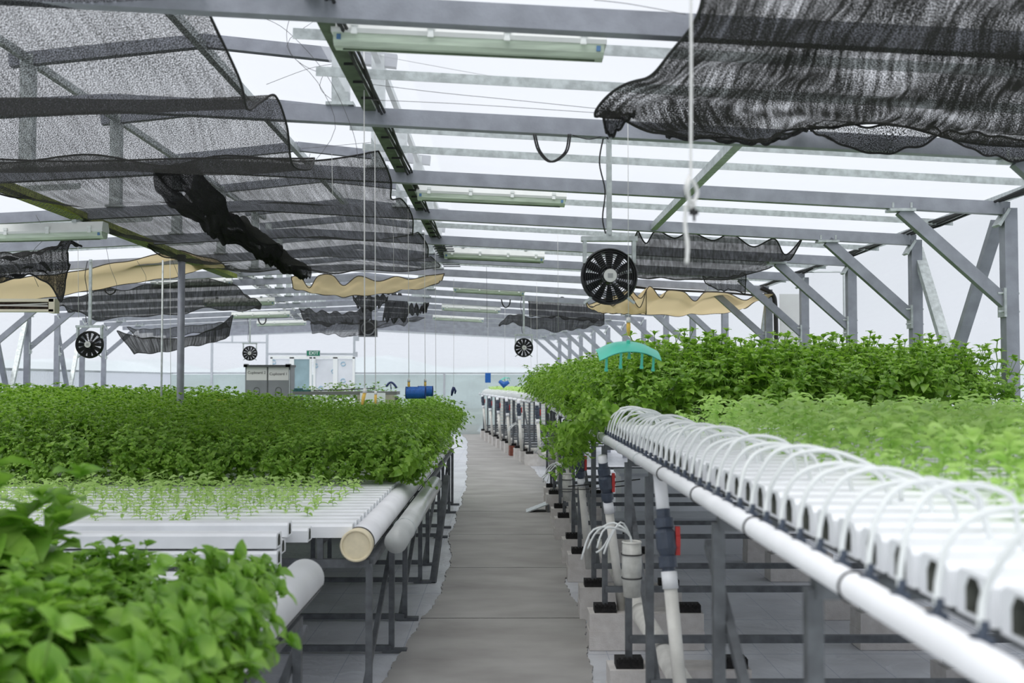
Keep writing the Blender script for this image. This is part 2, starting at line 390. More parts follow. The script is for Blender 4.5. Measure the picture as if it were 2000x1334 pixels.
# walls
mb = MB(); mb.add([(3.44, -.6, 0), (3.44, YK + .2, 0), (3.44, YK + .2, 2.84), (3.44, -.6, 2.84)], [(0, 1, 2, 3)])
mb.add([(3.44, YK + .2, 0), T2(3.44, 31, 0), T2(3.44, 31, 2.84), (3.44, YK + .2, 2.84)], [(0, 1, 2, 3)])
struct('wall_right', mb, wallfilm)
mb = MB(); lw = [(-7.42, -.6), tuple(T2(-7.42, YK + .8))[:2], tuple(T2(-7.42, 31))[:2]]
for a, b_ in zip(lw[:-1], lw[1:]): mb.add([(*a, 1.0), (*b_, 1.0), (*b_, 2.84), (*a, 2.84)], [(0, 1, 2, 3)])
struct('wall_left', mb, wallfilm)
mb = MB()
for a, b_ in zip(lw[:-1], lw[1:]):
    a = Vector((*a, 0)); b_ = Vector((*b_, 0)); ln = (b_ - a).length; n_ = int(ln / .04); d = (b_ - a) / n_; nn = Vector((-d.y, d.x, 0)).normalized() * .012
    vs = []; 
    for i in range(n_ + 1):
        q = a + d * i + (nn if i % 2 else -nn); vs += [q, q + Vector((0, 0, 1.74))]
    mb.add(vs, [(2 * i, 2 * i + 2, 2 * i + 3, 2 * i + 1) for i in range(n_)])
struct('wall_left_lower', mb, corrug)
YF = 31.0
mb = MB(); mb.add([T2(-7.42, YF, 1.75), T2(3.44, YF, 1.75), T2(3.44, YF, 2.84), T2(XM, YF, 3.9), T2(-7.42, YF, 2.84)], [(0, 1, 2, 3, 4)])
struct('wall_back', mb, wallfilm)
mb = MB(); n_ = 60
vs = []
for i in range(n_ + 1):
    x = -7.42 + 10.86 * i / n_; dy = .03 * math.sin(i * 1.1); vs += [T2(x, YF + dy, 0), T2(x, YF + dy * .4, 1.72)]
mb.add(vs, [(2 * i, 2 * i + 2, 2 * i + 3, 2 * i + 1) for i in range(n_)]); struct('wall_back_lower', mb, tealfilm)
# rails of the far and left wall
mb = MB(); mb.bar(T2(-7.4, YF - .03, 1.76), T2(-4.75, YF - .03, 1.76), .04, .05); mb.bar(T2(-2.38, YF - .03, 1.76), T2(3.4, YF - .03, 1.76), .04, .05)
struct('trim_1', mb, alu)
mb = MB()
for a, b_ in zip(lw[:-1], lw[1:]): mb.bar((a[0] + .04, a[1], 1.75), (b_[0] + .04, b_[1], 1.75), .03, .04)
struct('trim_2', mb, alu)
mb = MB(); mb.bar(T2(-7.4, YF - .03, 2.78), T2(XM, YF - .03, 3.0), .06, .08); mb.bar(T2(XM, YF - .03, 3.0), T2(3.4, YF - .03, 2.75), .06, .08)
for x in (-6.3, -2.36, -4.79, .2): mb.bar(T2(x, YF - .05, 0), T2(x, YF - .05, 2.9 if x != .2 else 1.76), .06, .06)
mb.bar(T2(-4.79, YF - .06, 2.3), T2(-2.36, YF - .06, 2.3), .05, .06); mb.bar(T2(-6.2, YF - .05, 2.62), T2(-4.79, YF - .05, 2.62), .04, .04)
mb.bar(T2(-5.75, YF - .05, 2.62), T2(-5.75, YF - .05, 3.0), .04, .04)
struct('trim_3', mb, alu)

# ------------------------------------------------------------------ roof frames (portal frames with a raised vent roof)
fr = empty('roof_frame')
for sgn, xc, xo in ((1, XR, .67), (-1, XL, .67)):
    MB().bar((xc, 0, 0), (xc, 0, EZ - .0), .085, .085).build('column', steel, fr)
    MB().bar((xc, 0, EZ + .0), (XM, 0, zr(XM)), .06, .085, (0, 0, 1)).build('rafter', steel, fr)
    a = Vector((xc - sgn * (.71), 0, zr(xc - sgn * .71) - .045)); b_ = Vector((xc - sgn * .03, 0, 2.1))
    MB().bar(a, b_, .06, .078, (0, 0, 1)).build('knee_brace', steel, fr)
    pl = MB(); pl.box(a + Vector((0, 0, -.004)), (.17, .10, .018)); pl.box((xc - sgn * .048, 0, 2.1), (.016, .10, .19))
    pl.box((xc - sgn * .045, 0, EZ - .06), (.02, .1, .13), Matrix.Rotation(sgn * .55, 3, 'Y'))
    for q in (-.06, .06):
        pl.tube([a + Vector((q, -.03, .01)), a + Vector((q, -.03, .045))], .008, 6)
        pl.tube([(xc - sgn * .09, -.03, 2.1 + q), (xc + sgn * .05, -.03, 2.1 + q)], .008, 6)
    pl.build('joint_plate', galv, fr)
    xp = XM + sgn * 1.15
    MB().bar((xp, 0, zr(xp) + .04), (xp, 0, 3.73), .085, .07).build('vent_post', galv, fr)
    MB().box((xp, 0, zr(xp) + .052), (.14, .1, .016)).build('post_base_plate', galv, fr)
    MB().bar((xp + sgn * .12, 0, 3.69), (XM, 0, 3.825), .06, .085).build('vent_rafter', steel, fr)
near_label = {-3: 'grey steel roof frame spanning overhead, closest to the camera', -2: 'grey steel roof frame whose rafter crosses the top edge above the big light fitting',
              -1: 'grey steel roof frame with cable loops, carrying the nearest round fan', 0: 'grey steel roof frame with the nearest visible wall column at right'}
NF = 0; fr_group = 'grey steel roof frames'
YS = [7.03 + 1.61 * k for k in range(-4, 5)]
FR = []
for i, y in enumerate(YS):
    k = i - 4
    lab = near_label.get(k, 'grey steel roof frame with knee braces, ' + (ordn(k) + ' beyond the frame with the nearest visible column' if k > 0 else 'the one just overhead of the photographer'))
    if k == 1: lab = 'grey steel roof frame next beyond the one with the nearest visible column'
    if k > 1: lab = 'grey steel roof frame, %s beyond the frame with the nearest right-hand column' % ordn(k - 1)
    if k == -4: continue
    FR.append(dup(fr, (0, y, 0), 0, lab, fr_group))
for k in range(10):
    y = 15.08 + 1.61 * k; q = T2(0, y)
    r_ = dup(fr, q, TH, 'distant grey roof frame in the far half, %s counting toward the exit wall' % ordn(k), fr_group)
    FR.append(r_)
    if k > 5:
        for ch in list(r_.children):
            if (ch.name.startswith(('column', 'knee', 'joint'))) and sum(v.co.x for v in ch.data.vertices) < -3 * len(ch.data.vertices): bpy.data.objects.remove(ch)
for q in FR: q['category'] = 'roof frame'
for ch in list(fr.children): bpy.data.objects.remove(ch)
bpy.data.objects.remove(fr)
# ------------------------------------------------------------------ glazing bars
def barthing(name, x0, z0, x1, z1):
    mb = MB(); mb.bar((x0, 0, z0), (x1, 0, z1), .034, .028); mb.bar((x0, -.015, z0 - .02), (x1, -.015, z1 - .02), .004, .02)
    return mb.build(name, galv)
bR = barthing('glazing_bar', -.86, zr(-.86) + .075, 3.4, zr(3.4) + .075)
bL = barthing('glazing_bar', -7.36, zr(-7.36) + .075, -3.1, zr(-3.1) + .075)
cnt = {'r': 0, 'l': 0}
def place_bar(src, y, side, s2):
    o = src.copy(); COL.objects.link(o)
    if s2: o.location = T2(0, y); o.rotation_euler = (0, 0, TH)
    else: o.location = (0, y, 0)
    lab = 'thin glazing bar under the %s roof film, %s from the front' % ('right' if side == 'r' else 'left', ordn(cnt[side]))
    cnt[side] += 1
    tag(o, lab, 'glazing bar', 'glazing bars under the roof film')
for y in YS[1:]:
    for j in (1, 2): 
        if y + .537 * j < 14: place_bar(bR, y + .537 * j, 'r', 0)
    if y > 5: place_bar(bL, y + .8, 'l', 0)
for k in range(9):
    y = 15.08 + 1.61 * k
    for j in (1, 2): place_bar(bR, y + .537 * j, 'r', 1)
    place_bar(bL, y + .8, 'l', 1)
bpy.data.objects.remove(bR); bpy.data.objects.remove(bL)
# longitudinal struts and cable bundle at the eave
def strut(a, b_, wd, h, mt, lab, cat='roof strut', grp=None):
    return tag(MB().bar(a, b_, wd, h).build('roof_strut', mt), lab, cat, grp)
zs = zr(1.2) - .01
strut((1.2, 5.46, zs), (1.2, 6.99, zs), .05, .05, galv, 'pale roof strut running lengthwise beside the black net at upper right', grp='roof struts')
strut((1.2, 7.07, zs), (1.2, 8.60, zs), .05, .05, galv, 'pale roof strut just behind the hanging white cord', grp='roof struts')
strut((XM, 2, 3.78), (XM, YK, 3.78), .05, .06, galv, 'ridge strut of the raised roof seen through the left nets', grp='roof struts')
strut((-3.13, 2, 3.70), (-3.13, YK, 3.70), .04, .05, galv, 'left edge strut of the raised roof seen through the nets', grp='roof struts')
strut((-.83, 2, 3.70), (-.83, YK, 3.70), .04, .05, galv, 'right edge strut of the raised roof above the cable tray', grp='roof struts')
strut((3.28, 2, 2.80), (3.36, YK, 2.80), .10, .03, galv, 'galvanised eave channel above the right-hand columns', 'eave channel')
mb = MB()
for k in range(4): mb.tube([(3.22 + .03 * k, 1.5 + t * .55, 2.775 + .012 * math.sin(t * 1.7 + k)) for t in range(23)], .009, 5)
tag(mb.build('cable_bundle', black), 'bundle of black cables running along the right-hand eave', 'cables')
# wall cross braces
wb = 'wall cross braces'
for i, (x, ya, yb, mt, lab) in enumerate(((3.33, 7.2, 9.3, steel, 'dark diagonal wall brace beside the nearest right-hand column'),
                                (3.36, 8.7, 6.9, galv, 'pale diagonal wall brace behind the second right-hand column'),
                                (3.36, 13.6, 15.2, galv, 'small pale diagonal wall brace past the beige cloth'))):
    f = (lambda q: q)
    tag(MB().bar((x, ya, 2.66), (x, yb, 0.02), .05, .08, (1, 0, 0)).build('wall_brace', mt), lab, 'wall brace', wb)
for i, (k, d) in enumerate(((16.7, 1.6), (18.3, -1.5), (19.9, 1.6), (21.5, -1.5))):
    tag(MB().bar(T2(-7.3, k, 2.6), T2(-7.3, k + d, .02), .05, .07, (1, 0, 0)).build('wall_brace', steel if i % 2 == 0 else galv),
        '%s diagonal brace against the left wall, %s from the left edge' % ('dark' if i % 2 == 0 else 'pale', ordn(i)), 'wall brace', wb)
# ------------------------------------------------------------------ cable trays
r_ = empty('cable_tray', (-.68, 2.5, 2.95), label='green-grey cable tray running away under the raised roof, black cables strapped on', cat='cable tray', absolute=True)
mb = MB(); mb.box((-.68, 7.3, 2.955), (.062, 9.6, .006)); mb.box((-.71, 7.3, 2.975), (.005, 9.6, .045)); mb.box((-.65, 7.3, 2.975), (.005, 9.6, .045)); mb.build('tray_channel', trayg, r_)
mb = MB()
for k in range(3): mb.tube([(-.633 + .014 * k, 2.5 + .4 * t, 2.945 + .012 * math.sin(t * 2.1 + k * 2)) for t in range(25)], .007, 5)
mb.build('cable', black, r_)
for k in range(34): MB().box((-.660, 2.6 + k * .28, 2.947), (.055, .005, .012)).build('cable_tie', black, r_)
for k in range(12): MB().box((-.62, 10.6 + k * .19, 2.93), (.2, .012, .012)).build('tray_rung', darksteel, r_)
def perf_tray(name, pts, mt, lab, wd=.13):
    root = empty(name, pts[0], label=lab, cat='cable tray', absolute=True)
    mb = MB(); hb = MB()
    for a, b_ in zip(pts[:-1], pts[1:]):
        a = Vector(a); b_ = Vector(b_); d = (b_ - a).normalized(); sd = d.cross(Vector((0, 0, 1))).normalized()
        mb.bar(a, b_, wd, .008); mb.bar(a + sd * wd / 2 + Vector((0, 0, .02)), b_ + sd * wd / 2 + Vector((0, 0, .02)), .006, .05); mb.bar(a - sd * wd / 2 + Vector((0, 0, .02)), b_ - sd * wd / 2 + Vector((0, 0, .02)), .006, .05)
        ln = (b_ - a).length; n_ = int(ln / .055)
        for i in range(n_):
            for j in (-1.2, -.4, .4, 1.2):
                hb.box(a + d * (i + .5 + (.25 if int(j * 10) % 8 else 0)) * .055 + sd * j * wd / 3.2 - Vector((0, 0, .005)), (.013, .026, .003))
    mb.build('tray_channel', mt, root); hb.build('perforation', darksteel, root); return root
perf_tray('cable_tray', [(-3.42, 5.5, 2.90), (-3.40, 13.4, 2.86)], trayy, 'yellow-green perforated cable tray running under the left roof')
root = empty('cable_tray', P(432, 520, 12.6), label='white ladder tray descending toward the exit wall', cat='cable tray', absolute=True)
pa = [P(432, 520, 12.6), P(500, 550, 15.5), P(545, 585, 19), P(584, 622, 23)]
mb = MB()
for o_ in (-.09, .09):
    for a, b_ in zip(pa[:-1], pa[1:]): mb.bar(a + Vector((o_, 0, 0)), b_ + Vector((o_, 0, 0)), .015, .045)
mb.build('side_rail', housing, root); mb = MB()
sp = spline(pa, 34)
for q in sp: MB().box((q[0], q[1], q[2]), (.2, .02, .02)).build('rung', darksteel, root)

# ------------------------------------------------------------------ shade nets
def R(y, xs, zs): return [(x, y, z) for x, z in zip(xs, zs)]
G1 = 'black shade nets under the roof'
rows = []
for y, z, xr in ((2.0, 2.95, -.85), (2.8, 2.92, -1.0), (3.55, 2.95, -1.05), (3.95, 2.94, -1.09), (4.35, 2.83, -1.08), (4.70, 2.785, -1.13), (4.92, 2.86, -1.12), (5.05, 2.93, -1.08), (5.35, 2.87, -1.09), (5.85, 2.77, -1.16), (6.15, 2.81, -1.12), (6.36, 2.92, -1.13)):
    rows.append([(xr, y, z), (xr - .5, y, z - .02), (xr - 1.1, y, z - .015), (xr - 1.7, y, z - .02), (-3.42, y, z + .01)])
cloth('shade_net', rows, net_black, 46, 110, .006, (3, 5), 1, label='near black shade net sagging in folds across the upper left corner', cat='shade net', group=G1)
rows = []
sag = [(6.45, 2.93), (6.9, 2.84), (7.4, 2.82), (8.0, 2.90), (8.5, 2.86), (9.1, 2.80), (9.7, 2.88), (10.2, 2.84), (10.8, 2.79), (11.5, 2.87), (12.1, 2.86), (12.6, 2.88), (12.95, 2.92)]
for i, (y, z) in enumerate(sag):
    xr = -.76 + .03 * math.sin(i * 2)
    rows.append([(xr, y, z + .03), (-1.2, y, z - .02), (-1.7, y, z), (-2.05, y, z - .05), (-2.5, y, z + .01), (-3.0, y, z - .03), (-3.42, y, z + .03)])
cloth('shade_net', rows, net_second, 60, 120, .008, (4, 5), 2, label='second black shade net, stretched behind the near one above the left bench', cat='shade net', group=G1)
# the bunched fold hanging along the second net
rows = []
for i, t in enumerate(np.linspace(0, 1, 12)):
    y = 6.45 + 6.15 * t; z = 2.80 - .06 * abs(math.sin(t * 9)) + .07 * t * t; x = -2.0 - .35 * t + .05 * math.sin(i * 1.4)
    wv = (.13 + .03 * math.sin(i * 2.3)) * (1 - .45 * t)
    rows.append([(x - wv * .9, y, z + .05), (x - wv * .75, y, z - .07 * (1 - .5 * t)), (x - wv * .2, y + .05, z - .135 * (1 - .6 * t)), (x + wv * .3, y, z - .12 * (1 - .6 * t)), (x + wv * .8, y, z - .05), (x + wv, y, z + .05), (x + wv * .2, y, z + .07), (x - wv * .9, y, z + .05)])
cloth('shade_net', rows, net_bundle, 60, 130, .013, (12, 16), 3, hem=False, label='black net bunched into a thick rope of folds beneath the second net', cat='shade net', group=G1)
# upper right net
rows = [[P(1378, -60, 2.6), P(1560, -130, 2.6), P(1800, -160, 2.6), P(2040, -180, 2.6), P(2350, -190, 2.6)],
        [P(1362, 30, 3.2), P(1530, 10, 3.2), P(1760, -30, 3.2), P(2000, -40, 3.2), P(2300, -50, 3.2)],
        [P(1300, 120, 3.75), P(1480, 105, 3.7), P(1700, 80, 3.65), P(1950, 70, 3.6), P(2250, 60, 3.6)],
        [P(1240, 160, 4.1), P(1440, 165, 4.1), P(1680, 150, 4.1), P(1930, 150, 4.0), P(2220, 140, 4.0)],
        [P(1162, 214, 4.5), P(1400, 205, 4.5), P(1660, 196, 4.45), P(1900, 204, 4.4), P(2200, 205, 4.4)],
        [P(1205, 238, 4.85), P(1420, 252, 4.85), P(1650, 225, 4.9), P(1880, 250, 4.85), P(2180, 270, 4.8)],
        [P(1300, 258, 5.2), P(1470, 278, 5.2), P(1575, 250, 5.3), P(1840, 262, 5.3), P(2120, 306, 5.3)]]
rows = [[tuple(q) for q in r__] for r__ in rows]
cloth('shade_net', rows, net_dense, 90, 90, .014, (5, 5), 5, label='large dense black shade net billowing across the upper right corner', cat='shade net', group=G1)
def fringe(pts, dips, y, dy, mt, lab, name='shade_net', cat='shade net', group=G1, seed=3, nu=60, wr=.006, hm=None):
    """strip hanging from hooks: pts = top pixel points, dips = bottom pixel points"""
    return cloth(name, [[tuple(P(a, b_, y)) for a, b_ in pts], [tuple(P((a + c) / 2, (b_ + d) / 2 + 4, y + dy / 2)) for (a, b_), (c, d) in zip(pts, dips)], [tuple(P(c, d, y + dy)) for c, d in dips]],
                 mt, nu, 24, wr, (6, 2), seed, label=lab, cat=cat, group=group, hemmat=hm)
fringe([(1300, 262), (1400, 268), (1470, 272), (1520, 264), (1575, 250)], [(1310, 264), (1400, 272), (1470, 279), (1520, 272), (1577, 252)], 5.32, .04, net_bundle, 'rolled lower hem pocket of the large right net, left scallop', seed=4)
fringe([(1580, 246), (1640, 246), (1710, 246), (1790, 250), (1838, 256)], [(1590, 256), (1640, 282), (1710, 300), (1775, 290), (1838, 265)], 5.3, .05, net_black, 'drooping middle scallop of the large right net', seed=5)
fringe([(1842, 256), (1900, 260), (1960, 268), (2040, 275), (2090, 280)], [(1850, 266), (1900, 292), (1960, 312), (2040, 318), (2095, 300)], 5.3, .05, net_black, 'drooping scallop of the large right net at the picture edge', seed=6)
fringe([(1178, 220), (1195, 218), (1215, 224), (1240, 220)], [(1182, 250), (1190, 264), (1205, 256), (1232, 226)], 4.6, .05, net_bundle, 'knotted black net corner hanging at the left tip of the large right net', seed=7)
# net behind the near fan
top = [(1246, 448), (1262, 476), (1282, 450), (1318, 466), (1350, 456), (1392, 470), (1428, 460), (1470, 484), (1512, 466), (1535, 500), (1568, 466)]
mid = [(1236, 480), (1262, 492), (1290, 482), (1318, 488), (1350, 486), (1392, 492), (1428, 490), (1470, 500), (1508, 502), (1528, 508), (1545, 503)]
bot = [(1240, 535), (1264, 540), (1290, 538), (1318, 540), (1350, 540), (1392, 542), (1428, 540), (1460, 532), (1490, 522), (1508, 515), (1520, 508)]
cloth('shade_net', [[tuple(P(a, b_, 8.7)) for a, b_ in top], [tuple(P(a, b_, 9.6)) for a, b_ in mid], [tuple(P(a, b_ - 4, 11.0)) for a, b_ in bot], [tuple(P(a + 2, b_ + 4, 11.6)) for a, b_ in bot]], net_mid, 110, 40, .006, (5, 3), 8, label='scalloped black net hooked to a rafter right of the nearest fan', cat='shade net', group=G1)
fringe([(1372, 540), (1400, 542), (1430, 540), (1457, 534)], [(1385, 558), (1405, 566), (1430, 566), (1455, 574)], 11.6, .1, net_far, 'small rectangular net flap under the scalloped black net', seed=9)
# beige cloths
GB = 'beige shade cloths under the roof'
beh = mat('dark_cloth_edge', (.05, .04, .03), .8)
def strip(top, bot, y, dy, lab, seed, mt=beige, group=GB, nu=110, name='shade_cloth', cat='shade cloth', wr=.008, hm=None, mid=None):
    rws = [[tuple(P(a, b_, y)) for a, b_ in top]]
    if mid: rws.append([tuple(P(a, b_, y + dy * .5)) for a, b_ in mid])
    rws.append([tuple(P(a, b_, y + dy)) for a, b_ in bot])
    return cloth(name, rws, mt, nu, 26, wr, (8, 2), seed, label=lab, cat=cat, group=group, hemmat=hm or (beh if mt is beige else None))
strip([(1232, 566), (1250, 582), (1268, 562), (1290, 580), (1305, 566), (1335, 572), (1358, 588), (1380, 570), (1420, 572), (1455, 588), (1478, 574), (1512, 576)],
      [(1145, 596), (1180, 608), (1205, 610), (1235, 612), (1265, 614), (1300, 616), (1335, 616), (1360, 614), (1395, 612), (1425, 610), (1440, 606), (1450, 602)], 13.2, 1.2, 'beige shade cloth with scalloped dark edge at right, beyond the nearest fan', 11)
strip([(1142, 588), (1160, 600), (1180, 586), (1200, 596), (1225, 575), (1250, 600), (1262, 566)], [(1150, 600), (1165, 606), (1182, 612), (1205, 612), (1225, 614), (1240, 614), (1262, 612)], 13.0, .3, 'crumpled beige cloth end drooping directly behind the nearest fan', 12, nu=60)
tp = [(569, 540), (585, 538), (604, 560), (622, 540), (650, 540), (672, 556), (700, 540), (735, 548), (770, 540), (800, 546), (835, 538), (868, 536)]
bt = [(572, 562), (585, 566), (604, 570), (622, 576), (650, 578), (672, 578), (700, 578), (735, 574), (770, 570), (800, 566), (835, 560), (858, 552)]
strip(tp, bt, 13.3, .25, 'beige scalloped shade cloth hanging in the middle above the blue traps', 13)
strip([(-30, 535), (30, 540), (110, 534), (190, 520), (280, 502), (350, 490), (420, 508), (440, 520)], [(-30, 592), (30, 586), (110, 578), (190, 564), (280, 550), (350, 540), (390, 528), (438, 522)], 11.6, .6, 'long beige shade cloth stretched below the left roof', 14, mid=[(-30, 560), (30, 562), (110, 556), (190, 542), (280, 526), (350, 515), (405, 518), (440, 521)])
# left black nets
strip([(110, 590), (180, 572), (260, 560), (340, 552), (430, 548), (480, 572), (510, 598)], [(135, 606), (190, 624), (260, 618), (340, 612), (420, 606), (470, 604), (508, 602)], 14.0, 1.6, 'long black net hanging under the far left roof behind the tan cloth', 15, net_mid, G1, 90, 'shade_net', 'shade net', .02)
strip([(228, 648), (275, 658), (330, 662), (380, 655), (420, 640), (455, 616)], [(262, 690), (290, 690), (330, 686), (375, 676), (420, 668), (447, 658)], 16.0, .3, 'dark swag of net slung low in front of the left end wall', 16, net_bundle, G1, 60, 'shade_net', 'shade net', .008)
strip([(248, 640), (290, 644), (340, 640), (400, 634), (440, 630)], [(262, 655), (290, 662), (340, 658), (400, 648), (448, 640)], 17.5, .4, 'thin grey net panel just above the low swag', 17, net_far, G1, 50, 'shade_net', 'shade net', .008)
rows = [[tuple(P(a, b_, 8.3)) for a, b_ in l] for l in (
    [(-20, 500), (40, 500), (90, 488), (125, 472), (160, 482)], [(-20, 520), (40, 515), (95, 500), (130, 490), (150, 495)],
    [(-20, 545), (40, 530), (85, 520), (118, 540), (135, 520)], [(-20, 552), (30, 548), (80, 535), (118, 590), (128, 545)])]
rows[1] = [(x, y - .18, z) for x, y, z in rows[1]]
cloth('shade_net', rows, net_bundle, 60, 40, .016, (5, 5), 18, label='black net bundle knotted at its end, at the left edge', cat='shade net', group=G1)
# far middle and right nets
strip([(584, 606), (620, 608), (660, 612), (700, 606), (725, 598)], [(600, 628), (640, 636), (680, 634), (710, 628), (726, 622)], 20, 1, 'black net drooping under the far roof, left of the wall box fan', 19, net_mid, G1, 50, 'shade_net', 'shade net', .02)
strip([(606, 628), (660, 634), (720, 628), (780, 622), (830, 620)], [(610, 650), (650, 652), (682, 658), (740, 640), (790, 632), (831, 640)][:5], 22, .5, 'thin grey net panel hanging near the exit wall', 20, net_far, G1, 60, 'shade_net', 'shade net', .015)
strip([(755, 578), (772, 572), (795, 590), (815, 600), (838, 595)], [(748, 622), (765, 628), (800, 616), (820, 610), (832, 606)], 18.5, .6, 'tangled black net beneath the beige middle cloth', 21, net_bundle, G1, 60, 'shade_net', 'shade net', .03)
strip([(688, 580), (705, 578), (722, 580), (740, 578), (758, 578)], [(695, 594), (705, 604), (722, 606), (738, 600), (752, 590)], 16.5, .3, 'short clump of black net right under the beige middle cloth', 22, net_bundle, G1, 50, 'shade_net', 'shade net', .02)
strip([(1032, 583), (1070, 582), (1110, 586), (1150, 592), (1180, 600)], [(1034, 616), (1070, 618), (1110, 622), (1150, 624), (1180, 624)], 17.5, 1, 'black net stretched under the far roof behind the small right fan', 23, net_mid, G1, 60, 'shade_net', 'shade net', .02)
strip([(975, 634), (1000, 614), (1040, 620), (1100, 620), (1150, 622), (1180, 624)], [(974, 636), (1000, 632), (1040, 640), (1100, 646), (1140, 640), (1180, 634)], 19, .3, 'ragged black net edge low behind the small right fan', 24, net_mid, G1, 60, 'shade_net', 'shade net', .012)

# ------------------------------------------------------------------ light fittings
lf = empty('light_fixture')
def ext(mb, prof, x0, x1):
    n_ = len(prof); k = len(mb.v)
    for x in (x0, x1): mb.v += [(x, y, z) for y, z in prof]
    mb.f += [(k + i, k + (i + 1) % n_, k + n_ + (i + 1) % n_, k + n_ + i) for i in range(n_)]
    mb.f += [tuple(k + i for i in range(n_))[::-1], tuple(k + n_ + i for i in range(n_))]
    return mb
LH = .53
ext(MB(), [(-.064, -.012), (-.070, .004), (-.05, .060), (.05, .060), (.070, .004), (.064, -.012)], -LH, LH).build('housing', housing, lf)
ext(MB(), [(-.060, -.012), (.060, -.012), (.052, -.042), (.03, -.056), (-.03, -.056), (-.052, -.042)], -LH + .008, LH - .008).build('diffuser', diffuser, lf)
mb = MB(); mb.tube([(-LH + .04, 0, -.059), (LH - .04, 0, -.059)], .004, 6); mb.build('lower_seam', trayg, lf)
for x in (-LH + .03, LH - .03):
    for y_ in (-.05, .05): MB().box((x, y_, -.028), (.016, .02, .020)).build('lamp_holder', mat('faded_blue_holder', (.10, .22, .42), .5), lf)
for i in range(4):
    x = -LH + .09 + i * (2 * LH - .18) / 3
    for s_ in (-1, 1):
        mb = MB(); mb.box((x, s_ * .067, .008), (.02, .012, .045)); mb.box((x, s_ * .074, .02), (.028, .006, .016)); mb.box((x, s_ * .072, -.014), (.024, .01, .01)); mb.build('clip', whitem, lf)
for x in (-LH + .2, LH - .2): MB().box((x, 0, .068), (.03, .12, .02)).build('mounting_bracket', galv, lf)
LP = [(917, 78, 4.15, 0, 'big fluorescent light fitting at top centre, just behind the overhead rafter'),
      (960, 382, 7.6, 0, 'fluorescent light fitting with green diffuser, second along the ridge tray'),
      (965, 499, 11.3, 0, 'fluorescent light fitting at mid depth beyond the end of the cable tray'),
      (955, 567, 15.9, TH, 'small distant fluorescent fitting just right of the beige middle cloth'),
      (920, 603, 19.4, TH, 'small distant fluorescent fitting, next to last before the exit wall'),
      (895, 622, 22.3, TH, 'smallest distant fluorescent fitting nearest the exit wall'),
      (60, 455, 7.6, 0, 'green-tinted fluorescent fitting under the left roof at the picture edge'),
      (375, 551, 14.5, TH, 'fluorescent fitting glimpsed below the long tan cloth'),
      (468, 590, 16.5, TH, 'white fluorescent fitting beside the white ladder tray'),
      (510, 615, 20, TH, 'white fluorescent fitting under the end of the ladder tray'),
      (550, 631, 23.5, TH, 'farthest white fluorescent fitting left of the thin grey net')]
for i, (px, py, Y, rz, lab) in enumerate(LP):
    q = P(px, py, Y)
    r_ = dup(lf, q, rz, lab, 'fluorescent light fittings')
    r_['category'] = 'light fitting'
    r_.rotation_euler = (0, .045 if px > 580 else -.03, rz)
for ch in list(lf.children): bpy.data.objects.remove(ch)
bpy.data.objects.remove(lf)

# ------------------------------------------------------------------ fans
def make_fan(Rf=.135, blades=12):
    root = empty('circulation_fan')
    g_ = MB(); 
    for k in range(1, 10): g_.ring((0, -.045 + .012 * (k / 9) ** 2, 0), (0, 1, 0), Rf * (.28 + .72 * k / 9), .003, 40, 4)
    g_.ring((0, -.02, 0), (0, 1, 0), Rf, .006, 48, 6); g_.ring((0, .03, 0), (0, 1, 0), Rf, .005, 48, 6)
    for k in range(8):
        a = 2 * PI * k / 8 + .2; g_.tube([(Rf * .2 * math.cos(a), -.048, Rf * .2 * math.sin(a)), (Rf * math.cos(a), -.03, Rf * math.sin(a)), (Rf * math.cos(a), .03, Rf * math.sin(a))], .0022, 4)
    g_.build('guard', blackm, root, True)
    MB().ring((0, .005, 0), (0, 1, 0), Rf * .985, .012, 48, 6).build('shroud', blackm, root, True)
    for k in range(blades):
        a = 2 * PI * k / blades; u = Vector((math.cos(a), 0, math.sin(a))); t = Vector((-math.sin(a), 0, math.cos(a)))
        vs = []
        for rr, wd, tw in ((.28, .07, .016), (.6, .125, .012), (.93, .15, .008)):
            for s_ in (-1, 1):
                for th_ in (-.0012, .0012): vs.append(u * Rf * rr + t * (s_ * wd * Rf) + Vector((0, s_ * tw + th_, 0)))
        fs = []
        for i in range(2):
            b0 = i * 4; fs += [(b0, b0 + 2, b0 + 6, b0 + 4), (b0 + 1, b0 + 5, b0 + 7, b0 + 3), (b0, b0 + 4, b0 + 5, b0 + 1), (b0 + 2, b0 + 3, b0 + 7, b0 + 6)]
        fs += [(0, 1, 3, 2), (8, 10, 11, 9)]
        MB().add(vs, fs).build('blade', blackm, root)
    MB().tube([(0, -.055, 0), (0, .05, 0)], Rf * .27, 28).build('motor_hub', blackm, root)
    l_ = MB().tube([(0, -.058, 0), (0, -.055, 0)], Rf * .245, 28).build('hub_plate', paper, root)
    mb = MB()
    for k in range(4): mb.box((0, -.0585, .008 - k * .006), (.026, .001, .003))
    mb.build('hub_print', cupm, l_)
    br = MB(); zt = Rf + .055
    br.box((0, 0, zt), (2.1 * Rf, .05, .024))
    for s_ in (-1, 1): br.box((s_ * Rf * .92, 0, zt - .06), (.018, .045, .13))
    br.build('bracket', galv, root)
    mb = MB()
    for s_ in (-1, 1): mb.bar((s_ * Rf * .62, 0, -Rf * .75), (s_ * Rf * .95, .01, -Rf * 1.0), .012, .012)
    mb.build('foot_strap', galv, root)
    return root
fan = make_fan()
